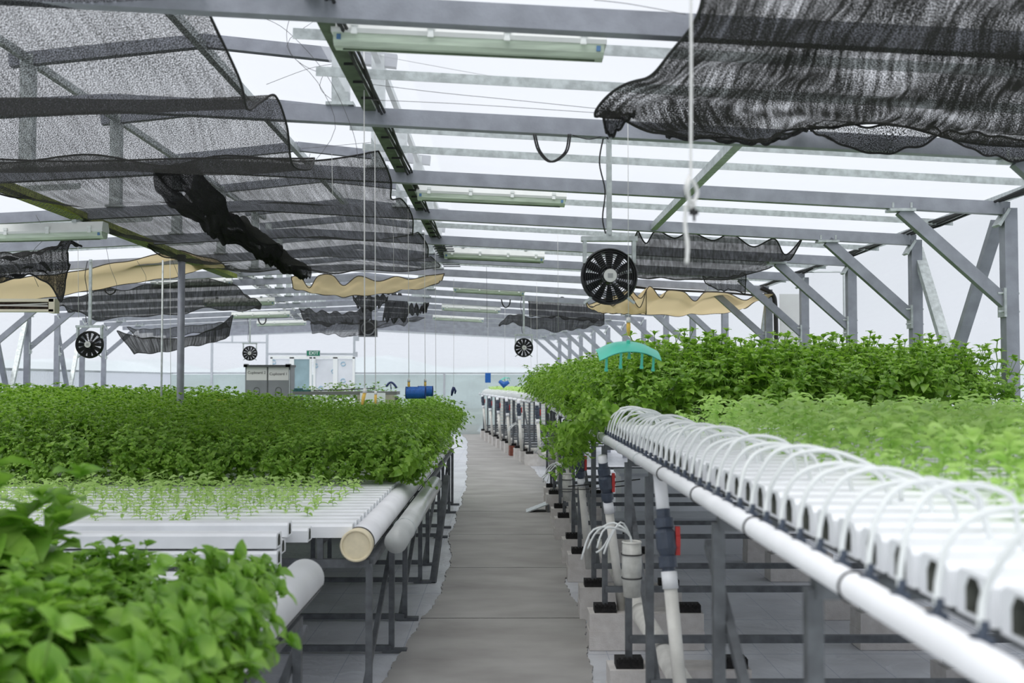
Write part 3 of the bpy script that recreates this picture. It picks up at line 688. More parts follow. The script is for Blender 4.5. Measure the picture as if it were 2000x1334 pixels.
# full-height hanger added per fan (length differs)
def place_fan(px, py, Y, ztop, lab, sc=1, rz=0, hx=0):
    q = P(px, py, Y); r_ = dup(fan, q, rz, lab, 'round black circulation fans'); r_['category'] = 'fan'; r_.scale = (sc,) * 3
    z0 = (.135 + .06); h = (ztop - q.z) / sc
    mb = MB(); mb.bar((hx, 0, z0), (hx, 0, h), .026, .03)
    for z in (z0 + .02, h - .03): mb.tube([(hx, -.022, z), (hx, .022, z)], .008, 8)
    mb.build('hanger_post', galv, r_)
    cb = MB(); cb.tube(spline([(hx - .03, -.01, h - .02), (hx - .05, -.02, h * .8), (hx - .022, -.02, h * .6), (hx - .035, -.02, z0 + .1), (hx - .02, -.02, z0 + .02)], 20), .004, 5); cb.build('power_cable', black, r_)
    return r_
place_fan(1190, 540, 5.42, zr(.5) - .03, 'largest round black fan with a pale hub plate, hung from the roof at right centre')
place_fan(175, 673, 11.3, zr(-4.3) - .02, 'round black fan hanging at far left behind the tan cloth')
place_fan(488, 690, 21, 2.95, 'tiny round black fan above the grey cupboard', rz=TH)
place_fan(1023, 679, 16.2, zr(.3) - .02, 'small round black fan in front of the far wall, right of centre', rz=TH)
for ch in list(fan.children):
    for c2 in list(ch.children): bpy.data.objects.remove(c2)
    bpy.data.objects.remove(ch)
bpy.data.objects.remove(fan)
# square wall box fan far away
q = P(719, 632, 25); root = empty('box_fan', q, TH, 'dark square box fan hung on the far post beside the strings', 'fan')
MB().box((0, 0, 0), (.44, .2, .62)).build('fan_casing', cupm, root)
MB().box((0, -.105, 0), (.38, .01, .56)).build('fan_opening', blackm, root)
mb = MB(); mb.ring((0, -.115, -.12), (0, 1, 0), .15, .012, 24, 6); mb.ring((0, -.115, .1), (0, 1, 0), .05, .01, 20, 6); mb.build('fan_ring', cupm, root, True)
mb = MB(); mb.bar((-.15, 0, .3), (-.15, 0, .75), .03, .03); mb.bar((.15, 0, .3), (.15, 0, .75), .03, .03); mb.build('hanger_post', galv, root)
# small wall junction boxes beside it
for px, py, lab in ((697, 661, 'small grey junction box below the box fan'), (694, 692, 'small grey junction box at the door head')):
    q = P(px, py, 28.2); rt = tag(MB().box((0, 0, 0), (.11, .08, .13)).build('junction_box', alu), lab, 'junction box', 'junction boxes by the exit'); rt.location = q

# ------------------------------------------------------------------ hanging strings, loops and wires
def line(name, pts, r, mt, lab, cat, grp=None, n=5, sm=0):
    if sm: pts = spline(pts, sm)
    return tag(MB().tube(pts, r, n).build(name, mt, smooth=True), lab, cat, grp)
GS = 'white strings hanging from the roof'
for x, y0_, y1_, Y, r, lab in (
    (711, 92, 768, 5.0, .0028, 'long white string hanging left of centre, ending at a yellow clip'),
    (732, 215, 770, 6.1, .0024, 'white string next to the longest one, ending in a white knot'),
    (768, 505, 530, 9, .0018, 'short thin white string below the second net'),
    (797, 330, 745, 8.6, .0022, 'white string holding the larger blue cylinder trap'),
    (829, 500, 745, 9.6, .0022, 'white string holding the smaller blue cylinder trap'),
    (850, 480, 778, 11, .002, 'thin white string right of the blue cylinder traps'),
    (950, 500, 640, 13, .002, 'thin dark string hanging under the mid roof'),
    (1226, 22, 625, 5.2, .0016, 'fine white string above the near teal trap'),
    (648, 300, 385, 5.5, .0012, 'short fine thread dangling in front of the second net'),
    (332, 480, 760, 11.3, .0022, 'white string just left of the grey pole'),
    (152, 428, 620, 9, .002, 'white string at left passing the black net bundle'),
    (1089, 385, 650, 10, .0016, 'fine string left of the nearest fan'),
    (1048, 535, 740, 14, .002, 'fine string right of the small far fan')):
    ytop = 740 - 1.36 * 2100 / Y if x > 740 or Y > 7 else y0_
    line('hanging_string', [P(x, ytop, Y), P(x + .8, (y0_ + y1_) / 2, Y), P(x + 1.5, y1_, Y)], r, stringm if 'dark' not in lab else wirem, lab, 'string', GS)
# near blurred cord with knots
root = empty('knotted_rope', P(1349, 350, 2.3), label='blurred pale cord in front, knotted around a black peg', cat='cord', absolute=True)
MB().tube([P(1349, -330, 2.3), P(1350, 150, 2.3), P(1349, 345, 2.3)], .0032, 6).build('upper_strand', stringm, root)
mb = MB(); mb.tube(spline([P(1345, 345, 2.3), P(1340, 370, 2.28), P(1352, 395, 2.3), P(1362, 375, 2.32), P(1350, 352, 2.3), P(1343, 362, 2.27), P(1348, 405, 2.3), P(1358, 398, 2.3)], 40), .0045, 6); mb.build('knot', stringm, root, True)
mb = MB(); mb.tube(spline([P(1340, 400, 2.3), P(1338, 440, 2.3), P(1343, 480, 2.3), P(1341, 515, 2.3)], 12), [.004 + .001 * (i % 2) for i in range(13)], 6); mb.build('loose_tail', stringm, root, True)
mb = MB(); mb.box(P(1355, 415, 2.3), (.018, .012, .010)); mb.tube([P(1355, 405, 2.3), P(1356, 432, 2.3)], .003, 6); mb.build('black_peg', black, root)
# black cable loops
GL = 'black cable loops hanging from rafters'
for k, (cx, cy, w_, h_, Y, lab, r) in enumerate(((1078, 262, 36, 54, 5.38, 'big double black cable loop hanging from the rafter left of the fan post', .005), (988, 585, 9, 16, 16, 'small black cable loop under the far roof right of centre', .006),
                                   (512, 622, 8, 12, 20, 'small black cable loop above the tiny far fan', .008), (682, 624, 7, 10, 22, 'small black cable loop beside the box fan', .008), (215, 565, 11, 10, 12, 'black cable coil below the tan cloth', .006))):
    mb = MB()
    for o_ in (0, 4 if k == 0 else 1):
        mb.tube(spline([P(cx - w_ + o_, cy, Y), P(cx - w_ * .75 + o_, cy + h_ * .6, Y), P(cx - w_ * .1 + o_, cy + h_, Y), P(cx + w_ * .7 + o_, cy + h_ * .65, Y), P(cx + w_ * .9 + o_, cy, Y)], 24), r, 6)
    tag(mb.build('cable_loop', black, smooth=True), lab, 'cable', GL)
line('cable', [P(1118, 264, 5.38), P(1150, 272, 5.38), P(1180, 266, 5.4), P(1190, 275, 5.4)], .003, black, 'thin black cable running from the loops to the fan post', 'cable', sm=14)
line('cable', [P(885, 530, 13.5), P(960, 534, 13.5), P(1060, 542, 13.5), P(1140, 552, 13.5), P(1300, 566, 13.5), P(1420, 572, 13.4), P(1500, 580, 13.4)], .014, black, 'thick black cable strapped along the mid-depth rafter', 'cable', sm=30)
line('cable', [P(1486, 562, 13.3), P(1508, 575, 13.3), P(1514, 600, 13.3), P(1516, 680, 13.3)], .03, black, 'thick black cable dropping down the right wall column', 'cable', sm=20)
GW = 'loose thin wires under the raised roof'
wl = [([(500, 30), (560, 60), (640, 150), (690, 260), (700, 330)], 5.2, 'long thin wire drooping from the big light fitting'),
      ([(580, 0), (560, 60), (572, 110), (620, 140), (650, 130)], 5.0, 'thin wire curling beside the left net corner'),
      ([(640, 20), (615, 40), (560, 90), (620, 160), (655, 250), (600, 330), (606, 300)], 5.3, 'thin wire crossing the gap beneath the raised roof'),
      ([(640, 130), (625, 170), (655, 200), (700, 230)], 5.4, 'short thin wire looping by the vent post'),
      ([(520, 165), (600, 135), (650, 125)], 5.5, 'thin tie wire from the net corner to the tray'),
      ([(590, 290), (650, 285), (725, 278)], 6.3, 'dark tie wire joining the two left nets to the tray'),
      ([(655, 92), (800, 120), (1000, 155), (1180, 175), (1300, 205)], 5.0, 'long thin support wire crossing below the big light fitting'),
      ([(690, 160), (850, 180), (1000, 195), (1165, 212)], 4.9, 'lower thin support wire tied to the right net corner'),
      ([(720, 195), (900, 203), (1160, 220)], 4.9, 'lowest thin support wire leading to the knotted net corner'),
      ([(1160, 0), (1230, 8), (1340, 28)], 3.6, 'thin wire across the top edge left of the right net'),
      ([(540, 340), (620, 360), (700, 330)], 20, '')]
for pts, Y, lab in wl[:-1]: line('support_wire', [P(a, b_, Y) for a, b_ in pts], .0012, wirem, lab, 'wire', GW, 4, 24)
wl2 = [([(70, 420), (88, 460), (65, 490), (60, 520), (75, 560)], 8.5, 'thin wire hanging in front of the black bundle'),
       ([(205, 470), (215, 520), (228, 560), (205, 575)], 11, 'thin wire looping over the tan cloth'),
       ([(268, 510), (285, 540), (280, 560)], 11, 'short wire curl over the tan cloth'),
       ([(335, 505), (345, 530), (350, 545)], 10.8, 'short wire curl beside the grey pole')]
for pts, Y, lab in wl2: line('support_wire', [P(a, b_, Y) for a, b_ in pts], .002, wirem, lab, 'wire', GW, 4, 18)
# poles
q = P(352, 780, 11.0)
root = empty('support_pole', (q.x, 11.0, 0), label='thick grey pole rising from the left bench to the net corner', cat='pole', absolute=True)
MB().tube([(q.x, 11, 0), (q.x, 11, 2.83)], .036, 20).build('pole_tube', steel, root, True)
mb = MB(); mb.tube([(q.x, 11, 2.8), (q.x, 11, 2.87)], .042, 20); mb.tube(spline([(q.x - .02, 11, 2.84), (q.x - .08, 11, 2.90), (q.x - .2, 11, 2.88)], 8), .012, 6); mb.build('pole_clamp', black, root)
q = P(315, 780, 11.6)
tag(MB().tube([(q.x, 11.6, 0), (q.x, 11.6, 2.88)], .011, 8).build('support_pole', galv, smooth=True), 'slim galvanised rod standing left of the thick grey pole', 'pole')
# right wall conduit and white panel with small sign
line('conduit', [P(1560, 531, 11.9), P(1640, 531, 11.9), P(1648, 537, 11.9), P(1649, 660, 11.9)], .012, galv, 'thin grey conduit turning down beside the third right column', 'conduit', n=6)
q = P(1550, 630, 13.9); tag(MB().box((q.x, q.y, 1.35), (.36, .02, 2.7)).build('wall_panel', filmmat('dusty_white_sheet', (.62, .62, .60), .25, .5, .1)), 'dusty grey-white sheet hung on the right wall near the basil tops', 'sheet')
q = P(1545, 630, 13.6); tag(MB().box(q, (.055, .01, .06)).build('wall_notice', doorglass), 'small dark teal notice fixed on the dusty sheet', 'notice')
# old air vent box at left edge
q = P(20, 600, 9.0); root = empty('vent_box', q, label='cream box with slatted opening at the left edge under the tan cloth', cat='vent box')
mb = MB(); mb.box((.0, 0, .055), (.76, .1, .025)); mb.box((0, 0, -.03), (.76, .1, .02)); mb.box((.365, 0, .01), (.05, .1, .12)); mb.build('box_rim', mat('cream_plastic', (.62, .58, .45), .6), root)
mb = MB(); mb.box((-.02, .03, .015), (.7, .02, .07)); mb.build('dark_opening', mat('mottled_dark_brown', (.07, .045, .03), .8, 0, .5, 30), root)  # mottled dark brown panel filling the opening
mb = MB(); mb.tube([(-.36, -.01, .02), (.32, -.01, .01)], .008, 6); mb.tube([(-.36, -.02, .0), (.32, -.02, .03)], .006, 6); mb.build('inner_rod', stringm, root)

# ================================================================== BENCHES
ZL = .80            # left bench: centre of the drain pipe
# left drain pipes -----------------------------------------------------------
def drain(x, y0_, y1_, z, R_, mt, capm, lab, grp, hollow=False, seam=True):
    root = empty('drain_pipe', (x, y0_, z), label=lab, cat='pipe', group=grp, absolute=True)
    MB().tube([(x, y0_, z), (x, y1_, z)], R_, 40).build('pipe_body', mt, root, True)
    if capm:
        c = MB(); c.tube([(x, y0_ - .022, z), (x, y0_ + .05, z)], R_ * 1.05, 40); c.build('end_socket', capm, root, False)
        c = MB(); c.ring((x, y0_ - .024, z), (0, 1, 0), R_ * .98, .007, 40, 6); c.build('cap_rim', capm, root, True)
        c = MB(); c.tube([(x, y0_ + .05, z), (x, y0_ + .075, z)], R_ * 1.07, 40); c.build('black_seal', black, root)
    if seam: MB().bar((x + R_ * .93, y0_ + .08, z - R_ * .35), (x + R_ * .93, y1_, z - R_ * .35), .006, .006).build('seam_line', black, root)
    return root
GP = 'large white drain pipes of the left benches'
drain(-.715, 5.25, 13.9, .795, .0735, pvc, creamcap, 'fat white drain pipe with a cream end cap at the head of the left bench', GP)
root = drain(-.555, 5.55, 8.6, .765, .060, clearp, None, 'grey see-through pipe lying beside the white drain pipe', GP, seam=False)
mb = MB(); mb.ring((-.555, 6.0, .765), (0, 1, 0), .061, .003, 32, 6); mb.build('wire_band', galv, root)
drain(-.80, 1.0, 4.35, .80, .078, pvc, None, 'fat white drain pipe of the near left bench, its rounded end toward the aisle', GP)
# left channels (gullies)
def gully_mesh(length, depth=.25, wd=.112, h=.065):
    """hollow channel along +X from 0, open end at x=0"""
    mb = MB(); o_ = [(-wd / 2, 0), (wd / 2, 0), (wd / 2, h * .82), (wd / 2 - .012, h), (-wd / 2 + .012, h), (-wd / 2, h * .82)]
    t = .004; t = .007; q = .026; i_ = [(-q, t), (q, t), (q, h * .62), (q * .5, h - t), (-q * .5, h - t), (-q, h * .62)]
    n_ = 6; k = 0
    for x, pr in ((0, o_), (length, o_), (0, i_), (depth, i_)): mb.v += [(x, y, z) for y, z in pr]
    for i in range(n_):
        j = (i + 1) % n_
        mb.f += [(i, j, n_ + j, n_ + i), (2 * n_ + i, i + 3 * n_, j + 3 * n_, 2 * n_ + j), (i, 2 * n_ + i, 2 * n_ + j, j)]
    mb.f += [tuple(n_ + i for i in range(n_)), tuple(3 * n_ + i for i in range(n_))]
    return mb
gl = gully_mesh(3.2)
gl.v = [(-x, y, z) for x, y, z in gl.v]
innerm = mat('channel_shade_and_algae', (.13, .14, .12), .7, 0, .3, 20)  # algae grey-olive, darkened to paint in the shade inside the open ends
GSm = gl.build('growing_channel', gullym)
gl = gully_mesh(3.2, .006); gl.v = [(-x, y, z) for x, y, z in gl.v]
GLm = gl.build('growing_channel', gullym)
GRm = gully_mesh(2.5).build('growing_channel', gullym)
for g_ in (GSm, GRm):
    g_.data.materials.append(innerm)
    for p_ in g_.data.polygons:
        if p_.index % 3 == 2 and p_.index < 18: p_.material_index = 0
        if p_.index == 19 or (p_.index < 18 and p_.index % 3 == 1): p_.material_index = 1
def gully(src, loc, rz, lab, grp):
    o = src.copy(); COL.objects.link(o); o.location = loc; o.rotation_euler = (0, 0, rz); tag(o, lab, 'channel', grp); return o
ZT = .891
for i in range(15): gully(GLm, (-.742, 5.33 + .14 * i, ZT - .065), 0, 'white growing channel of seedlings on the left bench, %s from the cream cap' % ordn(i), 'seedling channels on the left bench')
for i in range(46): gully(GLm, (-.742, 5.33 + .14 * (i + 15), ZT - .065), 0, 'white growing channel hidden among tall basil on the left bench', 'basil channels on the left bench').scale = (1.9, 1, 1)
# loose channel stack in the gap between the left benches
GK = 'loose white channels stacked at the bench gap'
st = [(605, 1056, 5.18, 'loose channel lying beside the seedling bench, its end nearest the cream cap', .0), (566, 1046, 5.04, 'loose channel on top of the stack, end set back beside the seedlings', .01),
      (545, 1068, 4.84, 'top white channel of the stack by the near drain pipe', -.01), (553, 1080, 4.97, 'white channel in the stack, second layer behind', .0),
      (545, 1102, 4.83, 'white channel of the stack, second layer in front', .012), (545, 1118, 4.97, 'white channel low in the stack, behind', .0), (503, 1143, 4.83, 'lowest white channel of the stack, end set back to the left', -.012)]
for px, py, y, lab, rz in st: gully(GSm, P(px, py, y), rz, lab, GK)
for i in range(15): gully(GLm, (-.90, 2.05 + .14 * i, .815), 0, 'white channel glimpsed under the blurred foreground basil', 'channels of the near left bench')
# bench frames ------------------------------------------------------------------
def frame_bench(name, xs, ys, ztop, zlow, lab, cat='bench frame', s2=False, x_in=1.0, zfoot=0.0, sq=.032, side=1, plates=False, rails=(), zrail=0):
    root = empty(name, (0, 0, 0), label=lab, cat=cat)
    if s2: root.location = T2(0, YK) - Vector((0, 0, 0)); root.rotation_euler = (0, 0, TH); oy = -YK
    else: oy = 0
    x0 = xs[0]
    for y in ys:
        y += oy
        for j, x in enumerate(xs): MB().bar((x, y, zfoot), (x, y, ztop), sq, sq).build('leg', darksteel, root)
        MB().bar((x0, y - .02, zlow), (xs[-1], y - .02, zlow), .03, .035).build('lower_crossbar', darksteel, root)
        MB().bar((x0, y, ztop), (xs[-1], y, ztop), .04, .04).build('top_crossbar', darksteel, root)
        if plates: MB().box((x0 + .02, y, .012), (.14, .06, .02)).build('foot_plate', darksteel, root)
    for a, b_ in zip(ys[:-1:2], ys[1::2]):
        MB().bar((x0 + side * .03, a + oy, zlow), (x0 + side * .03, b_ + oy + .3, ztop - .1), .025, .03).build('diagonal_brace', darksteel, root)
    if side < 0: MB().bar((x0, ys[0] + oy, ztop + .0), (x0, ys[-1] + oy, ztop), .04, .03).build('top_rail', darksteel, root)
    for x, ya, yb in rails: MB().bar((x, ya, zrail), (x, yb, zrail), .03, .03).build('channel_rail', darksteel, root); MB().bar((x, ya + .02, ztop), (x, ya + .02, zrail), .03, .03).build('rail_post', darksteel, root); MB().bar((x, yb - .05, ztop), (x, yb - .05, zrail), .03, .03).build('rail_post', darksteel, root)
    return root
YL = [5.30, 6.36, 7.2, 8.5, 9.3, 10.9, 11.6, 12.9, 13.7]
frame_bench('bench_frame', (-.66, -1.5, -3.2), YL, .70, .03, 'dark steel frame carrying the left seedling and basil bench', side=-1, plates=True, rails=((-.9, 5.28, 13.8), (-1.6, 5.28, 13.8), (-3.0, 5.28, 13.8)), zrail=.808)
frame_bench('bench_frame', (-.78, -1.6, -2.8), [2.2, 4.1], .69, .03, 'dark steel frame of the near left bench under the foreground basil', side=-1, rails=((-.98, 1.9, 4.15), (-2.6, 1.9, 4.15)), zrail=.797)
tag(MB().bar((-.56, 8.5, 0), (-.47, 8.9, .80), .045, .045).build('leaning_post', darksteel), 'dark leaning post beside the left bench legs', 'post')
YR = [2.1, 3.03, 4.47, 5.23, 6.46, 7.25, 8.6, 9.4, 10.8, 11.6, 13.0, 13.8]
frame_bench('bench_frame', (.60, 2.6), YR[:5], 1.195, .35, 'tall dark steel frame of the near right bench', zfoot=.26, rails=((.72, 1.1, 6.5), (1.9, 1.1, 6.5), (3.0, 1.1, 6.5)), zrail=1.246)
frame_bench('bench_frame', (.60, 2.6), YR[5:] + [15.1], 1.195, .35, 'tall dark steel frame under the tall basil on the right', zfoot=.26, rails=((.72, 6.6, 14.2), (2.2, 6.6, 14.2)), zrail=1.246)
Y3 = [19.8, 20.6, 21.5, 22.3, 23.2, 24.0, 24.9, 25.8, 26.7, 27.7, 28.8]
frame_bench('bench_frame', (1.13, 1.7, 3.2), Y3, 1.19, .35, 'distant dark frame of the far right seedling bench', s2=True, zfoot=.235)
# concrete blocks and pads
GBk = 'pale concrete blocks under the right benches'; GPd = 'black plastic pads on the concrete blocks'
def block(loc, rz, lab, dims=(.68, .20, .215), mt=blockm, two=True):
    root = empty('concrete_block', loc, rz, lab, 'block', GBk); w_, d_, h_ = dims
    MB().box((w_ / 2, 0, h_ * .27), (w_, d_, h_ * .52)).build('lower_course', mt if two else blockd, root)
    MB().box((w_ / 2, 0, h_ * .765), (w_ - .006, d_ - .006, h_ * .47)).build('upper_course', mt, root)
    MB().box((w_ / 2, 0, h_ * .53), (w_ - .02, d_ - .02, .012)).build('mortar_joint', blockd, root)
    return root
def pad(loc, rz, lab):
    mb = MB(); mb.box((0, 0, 0), (.13, .10, .045))
    for i in range(5): mb.box((-.05 + i * .025, -.05, .024), (.012, .02, .02)); 
    o = mb.build('plastic_pad', padm); o.location = loc; o.rotation_euler = (0, 0, rz); tag(o, lab, 'pad', GPd)
k = 0
for i, y in enumerate(YR):
    lab = '%s from the front' % ordn(i)
    if y < 4.9 : 
        pass
    block((.50 - (.06 if i % 2 else 0) * 0, y + .02, 0), 0, 'pale block pair on the walkway side of the right benches, ' + lab)
    pad((.60, y + .0, .2375), 0, 'black pad between leg and block on the walkway side, ' + lab)
    pad((1.10, y + .0, .2375), 0, 'black pad on the inner end of the right bench block, ' + lab)
    if 4 < y < 11: block((2.1, y + .02, 0), 0, 'pale block pair deep under the right bench, ' + lab, (.5, .2, .215)); pad((2.2, y, .2375), 0, 'black pad deep under the right bench, ' + lab)
for i, y in enumerate(Y3):
    mt = terra if i == 3 else blockm
    q = T2(1.05, y); lab = '%s in the distant row' % ordn(i)
    block(q, TH, ('reddish brown block' if i == 3 else 'small pale block') + ' under the far right bench, ' + lab, (.36, .26, .215), mt)
    pad(T2(1.13, y, .2375), TH, 'black pad on a distant block, ' + lab)
# right bench gullies
GRn = 'white channels of the near right bench'
for i in range(38): gully(GRm, (.66, 6.42 - .14 * i, 1.262), 0, 'white channel with an open dark end on the near right bench, %s from the basil' % ordn(i), GRn)
for i in range(53): gully(GRm, (.66, 6.60 + .14 * i, 1.262), 0, 'white channel buried in tall basil on the right bench', 'basil channels on the right bench')
for i in range(20): gully(GRm, T2(.66, 14.2 + .14 * i, 1.262), TH, 'white growing channel under tall basil past the bend of the right bench', 'basil channels past the bend')
for i in range(66): gully(GRm, T2(1.18, 19.75 + .14 * i, 1.235), TH, 'white channel edge in the distant right seedling bench', 'channels of the distant right bench').scale = (.84, 1, 1)
bpy.data.objects.remove(GLm); bpy.data.objects.remove(GRm); bpy.data.objects.remove(GSm)
# supply pipe along the near right bench
def supply(x, ya, yb, z, lab, s2=False, nclip=38, R_=.024):
    root = empty('supply_pipe', (0, 0, 0), label=lab, cat='pipe', group='white supply pipes along the right benches'); oy = 0
    if s2: root.location = T2(0, YK); root.rotation_euler = (0, 0, TH); oy = -YK
    MB().tube([(x, ya + oy, z), (x, yb + oy, z)], R_, 24).build('pipe_body', pvc, root, True)
    MB().tube([(x, yb + oy, z), (x, yb + oy + .04, z)], R_ * 1.15, 24).build('end_cap', pvc, root)
    y = ya + .2
    while y < yb:
        MB().ring((x, y + oy, z), (0, 1, 0), R_ * 1.02, .0035, 24, 6).build('strap', black if int(y * 3) % 2 else galv, root, True); y += .72
    for i in range(nclip):
        y = yb - .1 - .14 * i
        mb = MB(); mb.box((x + .012, y + oy, z + R_ * .8), (.026, .016, .014)); mb.tube([(x + .012, y + oy, z + R_ * .8), (x + .016, y + oy, z + R_ + .022)], .007, 6)
        mb.build('barbed_outlet', valvem, root)
    return root
supply(.588, .9, 6.50, 1.250, 'slim white supply pipe along the front of the near right bench, tubes plugged in')
supply(.585, 6.75, 14.0, 1.24, 'white supply pipe hidden below the overhanging tall basil', nclip=0)
supply(1.08, 19.5, 29.4, 1.19, 'distant white supply pipe of the far right bench', True, 0)
# feed tubes: arches from pipe to channel
GT = 'milky feed tubes arching into the right bench channels'
for i in range(38):
    rg_ = random.Random(i + 50); y = 6.40 - .14 * i
    h = 1.425 + rg_.uniform(-.012, .018); sk = rg_.uniform(-.05, .06); x2 = .84 + rg_.uniform(-.03, .05)
    pts = [(.600, y, 1.285), (.606, y + .005, 1.325), (.622, y + sk * .3, 1.375), (.66, y + sk * .6, h - .012), (.73, y + sk, h), (.80, y + sk * 1.2, h - .02), (x2, y + sk * 1.3, 1.37), (x2 + .012, y + sk * 1.2, 1.322)]
    tag(MB().tube(spline(pts, 26), .0052, 8).build('feed_tube', tubem, smooth=True), 'milky tube arching from the supply pipe, %s from the basil end' % ordn(i), 'tube', GT)
for i in range(66):
    rg_ = random.Random(i + 150); y = 19.77 + .14 * i; h = 1.33 + rg_.uniform(-.02, .02)
    pts = [T2(1.09, y, 1.20), T2(1.12, y, 1.28), T2(1.2, y + .02, h), T2(1.3, y + .03, 1.28)]
    tag(MB().tube(spline(pts, 7), .008, 5).build('feed_tube', tubem, smooth=True), 'tiny pale tube on the distant right bench', 'tube', 'tiny feed tubes on the distant right bench')
# ground pipe + risers
root = empty('ground_pipe', (.76, 3, .12), label='cream pipe lying along the ground behind the block row', cat='pipe', absolute=True)
MB().tube([(.77, 2.5, .28), (.77, 15.5, .28)], .05, 24).build('pipe_body', pvco, root, True)
for y in (4.2, 6.05, 6.7, 8.4, 10.2, 12.2, 14): MB().tube([(.77, y - .06, .28), (.77, y + .06, .28)], .058, 24).build('pipe_joint', pvco, root, True)
root = empty('ground_pipe', T2(1.2, 19, .28), label='distant white pipe lying above the far block row', cat='pipe', absolute=True)
MB().tube([T2(1.3, 17.5, .28), T2(1.3, 29.5, .28)], .05, 16).build('pipe_body', pvco, root, True)
def riser(pt, pb, zv, sc, lab, hs=1):
    """pt top, pb bottom of the riser, zv valve height"""
    pt = Vector(pt); pb = Vector(pb); root = empty('riser_pipe', pb, label=lab, cat='pipe', group='white risers with valves', absolute=True)
    f = lambda z: pb + (pt - pb) * ((z - pb.z) / (pt.z - pb.z)); R_ = .026 * sc
    MB().tube([f(zv + .07), pt], R_, 18).build('upper_pipe', pvc, root, True)
    MB().tube([pb, f(zv - .16)], R_, 18).build('lower_pipe', pvco, root, True)
    MB().tube([f(zv - .18), f(zv - .115)], R_ * 1.18, 18).build('collar', pvc, root, True)
    prof = [(-.13, .9), (-.10, .9), (-.10, 1.25), (-.06, 1.25), (-.055, 1.0), (-.03, 1.35), (.03, 1.35), (.045, 1.0), (.05, 1.28), (.085, 1.28), (.088, .95), (.12, .95)]
    MB().tube([f(zv + a) for a, _ in prof], [R_ * b_ * 1.12 for _, b_ in prof], 20).build('valve_body', valvem, root)
    c = f(zv); hd = MB(); hd.tube([c, c + Vector((hs * R_ * 2.0, 0, 0))], R_ * .5, 12)
    vh = hd.build('valve_stem', valvem, root)
    hb = MB(); x = c.x + hs * R_ * 1.75
    for dz0, dz1, w0 in ((-.055, -.02, .022), (-.02, .02, .034), (.02, .055, .022)): hb.box((x, c.y, c.z + (dz0 + dz1) / 2), (.018, w0, dz1 - dz0))
    hb.build('valve_handle', redm, root); return root
riser(P(1288, 925, 4.28), P(1332, 1380, 4.10), P(1302, 1058, 4.2).z, 1.0, 'nearest white riser with a slate valve and red handle')
riser(P(1176, 890, 6.3), P(1214, 1190, 6.5), P(1185, 942, 6.35).z, 1.0, 'second riser, slate valve half hidden by drooping basil')
riser(P(1130, 880, 8.2), P(1150, 1110, 8.4), P(1133, 905, 8.2).z, 1.0, 'third riser among the bench legs')
riser(P(1105, 850, 10.4), P(1118, 1020, 10.6), P(1108, 875, 10.4).z, 1.0, 'fourth riser among the bench legs below the basil')
riser(P(1084, 830, 13), P(1094, 960, 13.2), P(1085, 850, 13).z, 1.0, 'fifth riser beyond the drooping basil')
for i, (px, Yv) in enumerate(((943, 28.2), (956, 25.6), (972, 23.6), (990, 21.9), (1013, 20.2), (1049, 18.6))):
    riser(P(px - 1, 772 + i * 2, Yv), P(px + 6, 740 + 1.35 * 2100 / Yv, Yv), 1.02, 1.15, 'small riser with a valve under the far right bench, %s from its far end' % ordn(i))
# emitter bottles with tube tails
def bottle(px, py, Y, lab, sc=1.0):
    q = P(px, py, Y); root = empty('emitter_bottle', q, label=lab, cat='bottle', group='clear emitter bottles with tube tails')
    MB().tube([(0, 0, -.13 * sc), (0, 0, 0), (0, 0, .10 * sc)], [.036 * sc, .043 * sc, .040 * sc], 20).build('bottle_body', mat('cloudy_clear_plastic', (.58, .58, .54), .3, 0, .12, 30), root, True)
    MB().ring((0, 0, .10 * sc), (0, 0, 1), .038 * sc, .005, 20, 6).build('bottle_rim', pvco, root, True)
    rg_ = random.Random(int(px))
    for k in range(5):
        a = PI + rg_.uniform(-.7, .7); ln = rg_.uniform(.12, .2) * sc
        pts = [(0.0, 0, .06), (.01 * math.cos(a), 0, .13 * sc), (ln * .5 * math.cos(a), ln * .3 * math.sin(a), .18 * sc + rg_.uniform(-.02, .03)), (ln * math.cos(a), ln * math.sin(a) * .6, .12 * sc + rg_.uniform(-.05, .05)), (ln * 1.25 * math.cos(a), ln * .7 * math.sin(a), .04 * sc + rg_.uniform(-.03, .05))]
        MB().tube(spline(pts, 14), .0042, 6).build('tube_tail', tubem, root, True)
    MB().ring((0, 0, .05 * sc), (0, 0, 1), .045 * sc, .003, 20, 5).build('tie_strap', black, root); MB().ring((0, 0, -.05 * sc), (0, 0, 1), .043 * sc, .003, 20, 5).build('tie_strap', black, root)
bottle(1234, 1105, 4.6, 'near cloudy bottle with splayed white tube tails, strapped to a right bench leg')
bottle(1108, 948, 9.2, 'second cloudy bottle with tube tails below the drooping basil')
bottle(1078, 888, 12.5, 'third cloudy bottle with tube tails, next to the little ramp')
bottle(1018, 850, 20.3, 'distant cloudy bottle under the far right bench', 1.2)
line('strap_line', [P(1110, 950, 7.5), P(1180, 944, 7.3), P(1250, 936, 7)], .004, black, 'upper black strap line crossing the bench legs', 'strap', 'black strap lines on the bench legs')
line('strap_line', [P(1075, 955, 9), P(1140, 956, 8), P(1230, 948, 7.2)], .004, black, 'lower black strap line crossing the bench legs', 'strap', 'black strap lines on the bench legs')
